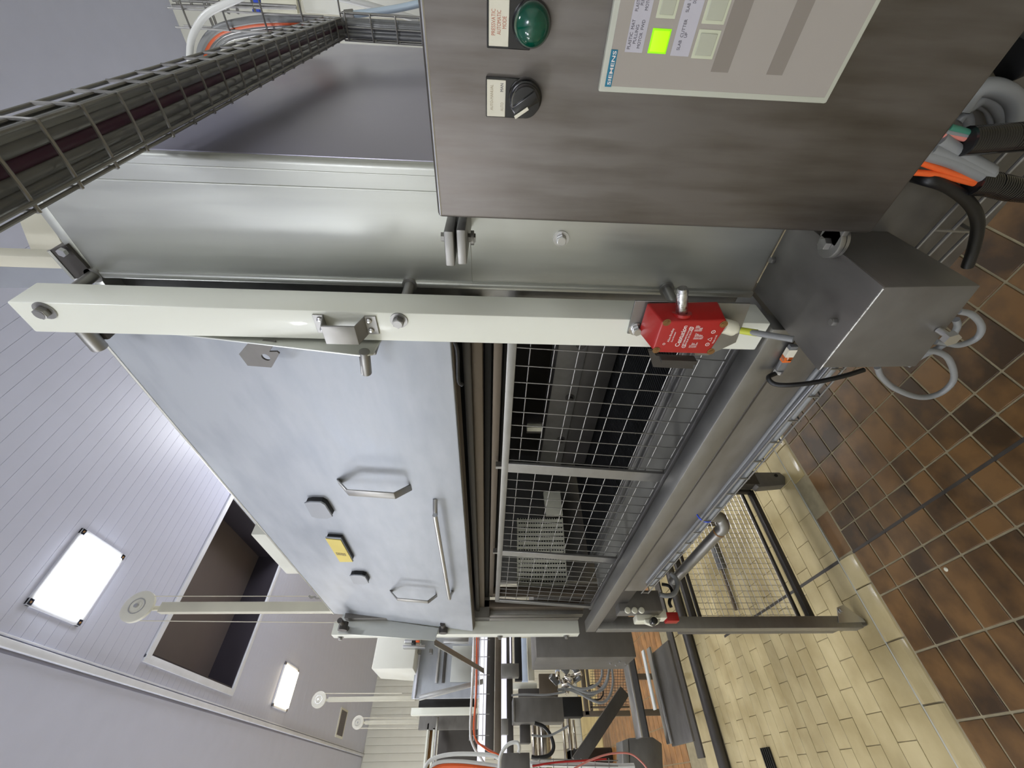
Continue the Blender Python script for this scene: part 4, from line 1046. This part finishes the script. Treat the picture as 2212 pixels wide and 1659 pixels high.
# ================================================================== AT THE FAR END OF THE PRESS
def pxbox(x0, x1, y0, y1, Y, d, mat, name, par=None, bev=.002, lab=None):
    """box whose front (-Y) face spans the given pixels; d = real depth"""
    A = onY((x0+x1)/2, y1, Y); B_ = onY((x0+x1)/2, y0, Y); T_ = onY(x0, (y0+y1)/2, Y); U_ = onY(x1, (y0+y1)/2, Y)
    return MB().box((A.x, Y, U_.z), (B_.x, Y+d, T_.z), bev).build(name, mat, par, lab)
# control station with three white buttons
q = onY(1380, 1300, 1.62)
cs = thing('button_station', 'grey button station with three pale buttons hanging at the far beam end', 'button station', (q.x, 1.62, q.z))
pxbox(1335, 1427, 1275, 1320, 1.62, .06, 'steel_box', 'body', cs)
P = [onX(*q, .45) for q in [(1331, 1325), (1345, 1311), (1418, 1314), (1417, 1328)]]
for k in range(3):
    q = onY(1356+15*k, 1318, 1.615); MB().cyl((q.x, 1.622, q.z), (q.x, 1.612, q.z), .0105, 24, bev=.002).build('button', 'white_plastic', cs)
q = onY(1400, 1335, 1.70)
ls = thing('cam_switch', 'cream cam switch body with black knob beside the button station', 'switch', (q.x, 1.7, q.z))
pxbox(1375, 1412, 1326, 1341, 1.66, .05, 'white_plastic', 'body', ls, .004)
pxbox(1415, 1440, 1315, 1335, 1.67, .05, 'white_plastic', 'cover', ls, .004)
P = [onY(*q, 1.655) for q in [(1392, 1337), (1428, 1336), (1424, 1346), (1412, 1351), (1396, 1346)]]
MB().prism(P, (0, .02, 0), .003, 2).build('flange', 'white_plastic', ls)
q = onY(1409, 1345, 1.65); MB().cyl((q.x, 1.652, q.z), (q.x, 1.62, q.z), .012, 20, bev=.002).build('knob', 'black_plastic', ls)
t = thing('red_latch', 'small dark red latch box behind the cream cam switch', 'latch', tuple(onY(1450, 1332, 1.72)))
pxbox(1440, 1466, 1322, 1341, 1.72, .04, 'red_paint', 'body', t)
o = MB().tube([onY(*q, 1.60) for q in [(1448, 1238), (1460, 1250), (1463, 1268), (1455, 1283), (1440, 1287), (1425, 1284)]], .0085, 12).build('hose', 'grey_cable'); tag(o, 'grey hose looping into the button station', 'hose')
o = MB().tube([onY(*q, 1.64) for q in [(1430, 1262), (1445, 1266), (1452, 1280), (1446, 1300), (1450, 1312)]], .006, 10).build('hose', 'rubber'); tag(o, 'black hose beside the grey hose at the button station', 'hose')

# cabinet box at the far end
t = thing('end_cabinet', 'tall grey stainless box standing behind the far leg', 'cabinet', (.6, 2.3, 1.0))
c0 = onY(1260, 1420, 2.25); zt_, zb_ = onY(1158, 1400, 2.25).z, onY(1371, 1400, 2.25).z
MB().box((c0.x, 2.25, zb_), (c0.x+.38, 2.52, zt_), .003).build('body', 'steel_box', t)
for q in [(1318, 1432), (1338, 1428), (1330, 1436), (1350, 1432)]:
    p = onX(*q, c0.x); MB().cyl((c0.x, p.y, p.z), (c0.x-.006, p.y, p.z), .005, 6).build('screw', 'steel_bright', t)
# white square frame bar at machine end behind guide
t = thing('end_plate', 'pale end plate beside the far white guide bar', 'plate', (.55, 2.02, 1.4))
MB().box((.545, 2.0, 1.2), (.60, 2.06, 2.2), .002).build('plate', 'steel', t)

# ---- pulley posts
def pulley(Y, px_c, px_r, post_y, x_end, label, wires, X=None):
    c = onY(*px_c, Y); r = (onY(px_c[0]-px_r, px_c[1], Y).z - onY(px_c[0]+px_r, px_c[1], Y).z)/2
    t = thing('pulley_post', label, 'pulley', (c.x, Y, 2.2), None)
    ya, yb = post_y; a_ = onY(px_c[0]+px_r*1.2, yb, Y); c_ = onY(px_c[0]+px_r*1.2, ya, Y); e = onY(x_end, (ya+yb)/2, Y)
    MB().box((a_.x, Y-.012, e.z), (c_.x, Y+.02, a_.z), .002).build('post', 'post_paint', t)
    MB().box((c.x-.008, Y+.001, a_.z-.05), (c.x+.008, Y+.016, c.z+r*1.1), .002).build('fork', 'post_paint', t)
    w = MB().lathe((c.x, Y-.024, c.z), (0, 1, 0), [(r*.3, -.002), (r*.3, 0), (r*.86, 0), (r, .003), (r*.92, .010), (r, .017), (r*.86, .020)], 36).build('wheel', 'pulley', t)
    MB().cyl((c.x, Y-.034, c.z), (c.x, Y+.02, c.z), r*.13, 12).ring((c.x, Y-.0255, c.z), (0, -1, 0), r*.45, r*.5, .001).build('axle', 'steel_bright', t)
    for (xs, ys, xe, ye) in wires:
        MB().cyl(onY(xs, ys, Y-.014), onY(xe, ye, Y-.014), .0016*(Y/1.93), 6).build('rope', 'rope', t)
    return t
pt = pulley(1.945, (303, 1313), 32, (1302, 1324), 760, 'large white pulley on a pale post above the far end of the door', [(303, 1288, 676, 1288), (303, 1341, 735, 1345)])
o = MB().tube([onY(*q, 1.93) for q in [(668, 1287), (672, 1291), (680, 1289), (684, 1292), (695, 1291)]], .004, 8).tube([onY(*q, 1.93) for q in [(690, 1291), (708, 1300)]], .003, 6, 0).build('rope_hook', 'steel'); tag(o, 'small steel hook at the end of the pulley rope', 'hook')
pulley(4.2, (690, 1512), 15, (1506, 1516), 897, 'middle white pulley on a thin pale post by the second machine', [(690, 1498, 868, 1498)])
pf = pulley(4.9, (774, 1561), 12, (1557, 1565), 965, 'smallest and farthest white pulley on a thin post', [(774, 1551, 900, 1551), (774, 1573, 900, 1573)])
q = onY(955, 1561, 4.9); MB().box((q.x-.02, 4.32, q.z-.03), (q.x+.02, 4.92, q.z+.01), .002).build('arm', 'steel_dark', pf)

# small cream box on top of the housing
c0 = onX(541, 1155, .70); c1 = onX(598, 1240, .70)
o = MB().box((.70, c0.y, 2.236), (.86, c1.y, c0.z), .004).build('top_box', 'wall_paint'); tag(o, 'small pale box on the roof of the press behind the door edge', 'box')

# ================================================================== SECOND MACHINE AND BEYOND
m2 = thing('second_machine', 'second stainless machine with white hood further down the line', 'machine', (.9, 3.4, 0))
p = onY(850, 1445, 3.3); zt_ = onY(808, 1415, 3.3).z; zb_ = onY(896, 1415, 3.3).z
b = MB().hexa([(p.x, 3.3, zb_), (p.x+.45, 3.3, zb_), (p.x+.45, 3.75, zb_), (p.x, 3.75, zb_), (p.x, 3.3, zt_), (p.x+.45, 3.3, zt_), (p.x+.45, 3.62, zt_), (p.x, 3.62, zt_)], .008)
b.build('hood', 'wall_paint', m2)
pxbox(897, 1060, 1375, 1508, 3.5, .03, 'steel_door', 'end_panel', m2)
pxbox(899, 903, 1390, 1508, 3.47, .03, 'trim_paint', 'edge_bar', m2)
pxbox(943, 948, 1395, 1475, 3.47, .03, 'steel_bright', 'edge_bar', m2)
pxbox(957, 963, 1400, 1475, 3.49, .01, 'steel_dark', 'groove', m2)
pxbox(975, 1028, 1395, 1473, 3.48, .015, 'steel_body', 'inspection_door', m2)
pxbox(870, 918, 1393, 1399, 3.25, .05, 'steel_bright', 'slide_rail', m2)
pxbox(874, 906, 1381, 1388, 3.24, .03, 'steel_bright', 'cylinder', m2); pxbox(889, 898, 1383, 1393, 3.23, .03, 'black_plastic', 'clamp', m2); pxbox(898, 906, 1383, 1387, 3.23, .02, 'orange_cable', 'hose_end', m2)
pxbox(902, 909, 1401, 1411, 3.4, .05, 'steel', 'bracket', m2); pxbox(927, 934, 1401, 1411, 3.4, .05, 'steel', 'bracket', m2)
pxbox(958, 1012, 1377, 1387, 3.1, .05, 'steel_bright', 'cylinder', m2)
for (xa, xb, ya, yb, Yv, d, mat, nm) in [
    (925, 1160, 1476, 1489, 3.75, .05, 'nylon', 'guide_bar'), (888, 1025, 1528, 1544, 4.0, .06, 'nylon', 'guide_bar'),
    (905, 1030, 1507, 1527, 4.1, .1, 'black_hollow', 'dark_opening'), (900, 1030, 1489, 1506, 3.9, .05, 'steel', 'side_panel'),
    (905, 1030, 1545, 1576, 4.3, .05, 'steel_box', 'side_panel'), (945, 1045, 1576, 1659, 4.6, .05, 'steel_dark', 'rear_panel'),
    (917, 921, 1562, 1690, 4.3, .06, 'nylon', 'top_bar'), (923, 930, 1575, 1690, 4.35, .06, 'rust', 'top_bar'), (930, 935, 1572, 1690, 4.3, .05, 'nylon', 'top_bar'), (937, 941, 1548, 1690, 4.2, .04, 'steel_bright', 'top_bar'),
    (1050, 1068, 1375, 1630, 3.0, .07, 'steel_dark', 'cross_beam'), (1069, 1083, 1375, 1640, 3.3, .05, 'steel_brown', 'cross_beam'),
    (1095, 1108, 1375, 1640, 3.05, .05, 'steel_dark', 'cross_beam'),
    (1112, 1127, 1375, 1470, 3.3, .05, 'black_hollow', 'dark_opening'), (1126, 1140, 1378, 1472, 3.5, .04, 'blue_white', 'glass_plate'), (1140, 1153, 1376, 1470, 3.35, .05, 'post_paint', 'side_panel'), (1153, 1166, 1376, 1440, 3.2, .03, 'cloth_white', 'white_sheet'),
    (1165, 1205, 1455, 1500, 3.6, .04, 'steel_brown', 'side_panel'), (1120, 1205, 1487, 1505, 3.7, .04, 'steel_dark', 'side_panel'),
    (1083, 1121, 1433, 1462, 2.9, .06, 'steel', 'clamp_block'), (1083, 1098, 1552, 1586, 2.9, .06, 'steel', 'clamp_block')]:
    pxbox(xa, xb, ya, yb, Yv, d, mat, nm, m2)
# bright gaps between the beams, filled by emissive strips
wn = struct(pxbox(1083, 1095, 1378, 1690, 3.45, .01, 'window_glow', 'window_1')); 
wn2 = struct(pxbox(1034, 1050, 1375, 1690, 3.45, .01, 'window_glow', 'window_2'))
wn3 = struct(pxbox(1101, 1104, 1375, 1432, 3.02, .008, 'window_glow', 'window_3'))
# slanted braces
def brace(a_, c_, Ya, Yb, r, mat, lab, name='brace'):
    A = onY(*a_, Ya); B_ = onY(*c_, Yb); d = (B_-A).normalized(); s = Vector((0, 1, 0)).cross(d).normalized()*r
    o = MB().prism([A+s, B_+s, B_-s, A-s], (0, r*1.6, 0), .001).build(name, mat); tag(o, lab, 'brace'); return o
brace((938, 1386), (1046, 1449), 2.0, 2.75, .012, 'steel', 'dark flat strut slanting from the far door rail down to the beam')
brace((905, 1507), (1045, 1471), 2.9, 2.9, .012, 'steel_bright', 'pale strut slanting down across the second machine')
brace((1350, 1492), (1247, 1648), 3.3, 3.3, .034, 'steel_dark', 'wide dark diagonal brace in front of the yellow floor')
# tray with cables running across in front of the second machine
t = thing('cable_tray', 'distant wire cable tray crossing in front of the second machine', 'cable tray', (.6, 2.7, 1.7))
A = onY(1022, 1372, 2.75); B_ = onY(1014, 1600, 2.75); 
for dz in (0, -.022, -.044, -.066):
    MB().cyl(A+Vector((.1, 0, dz)), B_+Vector((0, 0, dz)), .0025, 6).build('wire', 'steel_bright', t)
for k in range(6):
    c = A.lerp(B_, k/5.5+.05); MB().cyl(c+Vector((0, 0, .004)), c+Vector((0, 0, -.10)), .0018, 5).build('cross_wire', 'steel', t)
def far(pts, Y, r, mat, lab, n=8, grp=None):
    o = MB().tube([onY(q[0], q[1], Y) for q in pts], r, n, 6).build('hose', mat); tag(o, lab, 'hose', grp); return o
far([(1024, 1372), (1023, 1430), (1018, 1520), (1016, 1580), (1022, 1610), (1040, 1640), (1060, 1670)], 2.72, .006, 'white_hose', 'white hose running in the distant tray')
far([(1030, 1372), (1028, 1500), (1024, 1585), (1050, 1618), (1078, 1632), (1100, 1665)], 2.70, .004, 'orange_cable', 'thin orange cable in the distant tray')
far([(1034, 1372), (1030, 1480), (1026, 1590), (1046, 1612), (1072, 1628)], 2.70, .0035, 'pink_cable', 'thin pink cable in the distant tray')
far([(915, 1665), (930, 1642), (970, 1630), (1030, 1629), (1070, 1634), (1090, 1650)], 2.6, .008, 'white_hose', 'upper white hose arching across the bottom edge of the picture')
far([(925, 1668), (945, 1648), (990, 1645), (1040, 1650), (1080, 1656)], 2.6, .008, 'white_hose', 'lower white hose below the arching one at the bottom edge')
far([(930, 1664), (960, 1655), (1010, 1656), (1075, 1664)], 2.6, .010, 'orange_cable', 'orange hose at the bottom edge of the picture')
far([(1078, 1665), (1082, 1630), (1098, 1608), (1117, 1604), (1122, 1615), (1120, 1626)], 2.5, .0075, 'white_hose', 'white hose hooking into the small grey box')
t = thing('grey_box', 'small grey box with a white hose at the bottom edge of the picture', 'box', tuple(onY(1110, 1640, 2.55)))
pxbox(1083, 1145, 1626, 1690, 2.55, .12, 'steel_box', 'body', t)
# grey gearbox cover
t = thing('gearbox_cover', 'plain grey rectangular cover hanging amid hoses of the second machine', 'box', tuple(onY(1160, 1535, 2.9)))
pxbox(1109, 1217, 1506, 1560, 2.9, .15, 'steel_box', 'body', t)
pxbox(1108, 1112, 1507, 1560, 2.89, .15, 'steel', 'rim', t)
pxbox(1125, 1146, 1562, 1605, 3.0, .1, 'steel_dark', 'bracket', t)
# polished rollers lying across
rl = [(1147, 1158, 1560, 1690), (1161, 1186, 1560, 1690), (1213, 1219, 1560, 1650), (1223, 1232, 1552, 1620), (1236, 1241, 1555, 1618)]
for k, (xa, xb, ya, yb) in enumerate(rl):
    A = onY((xa+xb)/2, ya, 3.4); B_ = onY((xa+xb)/2, yb, 3.4); r = (onY(xa, ya, 3.4).z-onY(xb, ya, 3.4).z)/2
    B_.z = A.z; o = MB().cyl(A, B_, r, 28, bev=.001).build('roller', 'steel_pipe'); tag(o, ['upper slim', 'thick middle', 'thin lower', 'bright lower', 'lowest thin'][k] + ' polished steel roller of the second machine', 'roller')
MB()
t = thing('valve_cluster', 'shiny cluster of pneumatic valves with grey hoses', 'valve', tuple(onY(1230, 1465, 3.0)))
for k in range(14):
    x_ = 1204+random.random()*48; y_ = 1448+random.random()*38
    A = onY(x_, y_, 3.0); MB().cyl(A, A+Vector((random.uniform(-.05, .05), random.uniform(-.03, .03), random.uniform(-.05, .05))), .011+.008*random.random(), 12, bev=.001).build('valve', 'steel_pipe' if k % 3 else 'dark_cable', t)
pxbox(1202, 1210, 1446, 1476, 3.05, .05, 'blue_white', 'plate', t)
pxbox(1215, 1258, 1505, 1548, 3.1, .1, 'black_hollow', 'motor', t)
for k, pts in enumerate([[(1300, 1440), (1300, 1460), (1290, 1478), (1265, 1488), (1240, 1485), (1225, 1475)], [(1316, 1440), (1312, 1470), (1300, 1490), (1275, 1497), (1250, 1490), (1228, 1478)], [(1322, 1440), (1324, 1475), (1316, 1505), (1298, 1518), (1270, 1508), (1245, 1492), (1220, 1488)], [(1205, 1490), (1230, 1490), (1262, 1502), (1282, 1500), (1305, 1480), (1318, 1445)]]):
    far(pts, 2.85+.03*k, .007, 'grey_cable', ['shortest grey hose drooping before the far mesh guard', 'second grey hose drooping before the far mesh guard', 'longest grey hose drooping lowest before the far mesh guard', 'grey hose sweeping from the valve cluster up to the end cabinet'][k])
far([(1262, 1492), (1278, 1480), (1296, 1484), (1303, 1497), (1296, 1510), (1280, 1512)], 2.95, .004, 'rubber', 'thin black cable loop between the drooping grey hoses')
far([(1155, 1562), (1175, 1570), (1190, 1590), (1196, 1615), (1185, 1632), (1160, 1637), (1148, 1635)], 2.85, .009, 'rubber', 'thick black hose bending in front of the polished rollers')
far([(1148, 1588), (1165, 1590), (1190, 1588), (1228, 1568)], 2.8, .005, 'grey_cable', 'grey hose crossing the polished rollers')
far([(1105, 1502), (1130, 1500), (1180, 1501), (1220, 1495)], 2.85, .005, 'grey_cable', 'grey cable along the top of the plain grey cover')
# far mesh guard with dark frame
t = thing('far_guard', 'distant mesh guard with dark frame in front of the yellow floor', 'guard', tuple(onY(1310, 1490, 4.0)))
GY = 4.0
for (xa, xb, ya, yb) in [(1259, 1268, 1445, 1545), (1271, 1276, 1445, 1535), (1258, 1362, 1535, 1547), (1275, 1360, 1525, 1529)]: pxbox(xa, xb, ya, yb, GY, .03, 'steel_brown', 'frame_bar', t)
for x_ in (onY(1300, 1540, GY).x, onY(1300, 1462, GY).x): MB().box((x_-.02, GY, 0), (x_+.02, GY+.03, onY(1362, 1500, GY).z+.01), .002).build('leg', 'steel_brown', t)
for k in range(13): A = onY(1280+6*k, 1442, GY); B_ = onY(1280+6*k, 1526, GY); MB().cyl(A, B_, .0016, 5).build('wire', 'duct_dark', t)
for k in range(14): A = onY(1275, 1444+6*k, GY); B_ = onY(1358, 1444+6*k, GY); MB().cyl(A, B_, .0016, 5).build('wire', 'duct_dark', t)
# lower conveyor frame beyond the trough
t = thing('conveyor_frame', 'low stainless conveyor frame beyond the cream ledge', 'conveyor', (.6, 3.2, .6))
def seg(a_, c_, Y, w_, d, mat, nm):
    A = onY(*a_, Y); B_ = onY(*c_, Y); B_.z = A.z
    MB().box((min(A.x, B_.x), Y, A.z-w_), (max(A.x, B_.x), Y+d, A.z+w_), .002).build(nm, mat, t)
def xrail(L0, R0, xx, Z, hh, mat, nm):        # rail along X at height Z; its far/near edges pass through pixels L0 / R0
    A = onZ(*L0, Z); B_ = onZ(*R0, Z)
    MB().box((xx[0], B_.y, Z-hh), (xx[1], A.y, Z), .002).build(nm, mat, t)
def xr(p, Z): return onZ(*p, Z).x
e = (xr((1365, 1600), .85), 1.6); xrail((1360, 1520), (1371, 1520), e, .85, .012, 'steel_bright', 'rail')
xrail((1370, 1520), (1387, 1520), e, .50, .01, 'black_hollow', 'dark_gap')  # black slab, the shade of the gap put into its colour
e = (xr((1410, 1535), .60), xr((1386, 1406), .60)); xrail((1400, 1480), (1405, 1480), e, .60, .01, 'cloth_white', 'reflection_strip')  # floor reflection in the gap, painted as a white strip
e = (xr((1445, 1607), .70), xr((1402, 1397), .70)); xrail((1421, 1520), (1429, 1520), e, .70, .012, 'steel_bright', 'rail')
e = (xr((1475, 1607), .68), xr((1425, 1397), .68)); xrail((1431, 1520), (1476, 1520), e, .68, .012, 'steel_box', 'cover_plate')
e = (xr((1500, 1640), .45), 1.5); xrail((1477, 1520), (1490, 1520), e, .45, .012, 'steel_dark', 'shade_strip')  # dark strip painting the shadow beside the cover plate
MB().box((1.3, 2.6, 0), (1.36, 2.66, .8), .002).build('leg', 'steel_dark', t)
MB().box((1.3, 2.5, .55), (1.36, 3.6, .62), .002).build('cross_bar', 'steel_dark', t)

t = thing('motor_box', 'grey motor box with cut corner at the bottom edge behind the ledge', 'box', tuple(onY(1390, 1630, 2.8)))
b = MB().prism([onY(*q, 2.75) for q in [(1358, 1594), (1410, 1592), (1430, 1606), (1434, 1690), (1362, 1690)]], (0, .14, 0), .004); b.build('body', 'steel_box', t)
b = MB().prism([onY(*q, 2.74) for q in [(1344, 1600), (1357, 1595), (1362, 1690), (1348, 1690)]], (0, .14, 0), .002); b.build('side', 'steel', t)
far([(1240, 1660), (1280, 1640), (1320, 1628), (1360, 1628), (1385, 1645), (1405, 1670)], 2.4, .0035, 'pink_cable', 'thin pink cable arching over the motor box')
p = onY(1275, 1632, 6.9)
t = thing('black_bin', 'black bin on the yellow floor behind the diagonal brace', 'bin', (p.x, 7.1, 0))
A = onY(1235, 1650, 6.9); B_ = onY(1315, 1614, 6.9); b = MB().box((A.x, 6.9, 0), (B_.x, 7.3, A.z), .02); b.build('body', 'black_plastic', t)
b = MB().box((A.x-.01, 6.89, A.z-.03), (B_.x+.01, 7.31, A.z), .006); b.build('rim', 'rubber', t)
# tray wires at the very bottom
t = thing('cable_tray', 'thin wire basket tray along the bottom edge below the grey box', 'cable tray', tuple(onY(1250, 1650, 2.5)))
for yy in (1640, 1652): MB().cyl(onY(1150, yy, 2.5), onY(1335, yy+3, 2.5), .0025, 6).build('wire', 'steel', t)
for k in range(6): MB().cyl(onY(1165+30*k, 1638, 2.5), onY(1166+30*k, 1668, 2.5), .0018, 5).build('wire', 'steel', t)
far([(1145, 1650), (1200, 1650), (1260, 1652), (1330, 1656), (1370, 1655)], 2.52, .011, 'white_hose', 'bundle of pale hoses lying in the bottom tray')
far([(1150, 1655), (1200, 1647), (1260, 1643), (1310, 1640)], 2.50, .004, 'red_paint', 'thin red cable on the bottom tray')
# rail in front of the ledge
t = struct(MB().cyl((-.3, 3.61, .035), (1.5, 3.61, .035), .035, 20).build('trim_3', 'steel_dark'))
# squeegee lying in the trough
t = thing('floor_squeegee', 'dark floor squeegee with handle seen through the low mesh guard', 'squeegee', (.95, 2.6, .02))
A = onZ(1545, 1185, .02); B_ = onZ(1562, 1212, .02); D_ = onZ(1590, 1318, .02)
MB().box((A.x-.14, A.y-.02, .004), (A.x+.05, A.y+.03, .04), .004).build('head', 'dark_cable', t)
MB().cyl((A.x-.04, A.y, .02), (D_.x, D_.y, .02), .011, 12).build('handle', 'steel_brown', t)
t = thing('floor_grate', 'dark drain grate in the shadowed cream trough at the bottom edge', 'drain', tuple(onZ(1670, 1645, 0)))
q = onZ(1668, 1645, 0); b = MB()
for k in range(5): b.box((q.x-.08, q.y-.03+.022*k, .001), (q.x+.06, q.y-.02+.022*k, .012), .001)
b.build('bar', 'rubber', t)

# small things lying about
q = onZ(2042, 1230, .003)
o = MB().lathe((q.x, q.y, -.001), (0, 0, 1), [(.006, 0), (.0075, .002), (.005, .0045), (.001, .005)], 10).build('crumb', 'white_plastic'); tag(o, 'tiny white crumb on the brown floor tiles', 'crumb')
q = onX(1524, 1110, .471); o = MB().ring((.471, q.y, 1.0665+.0025*(q.y-.27)/.135+.003), (0, 1, 0), .0195, .021, .004, 16).build('cable_tie', 'blue'); tag(o, 'blue cable tie around the tray cables under the beam', 'cable tie')
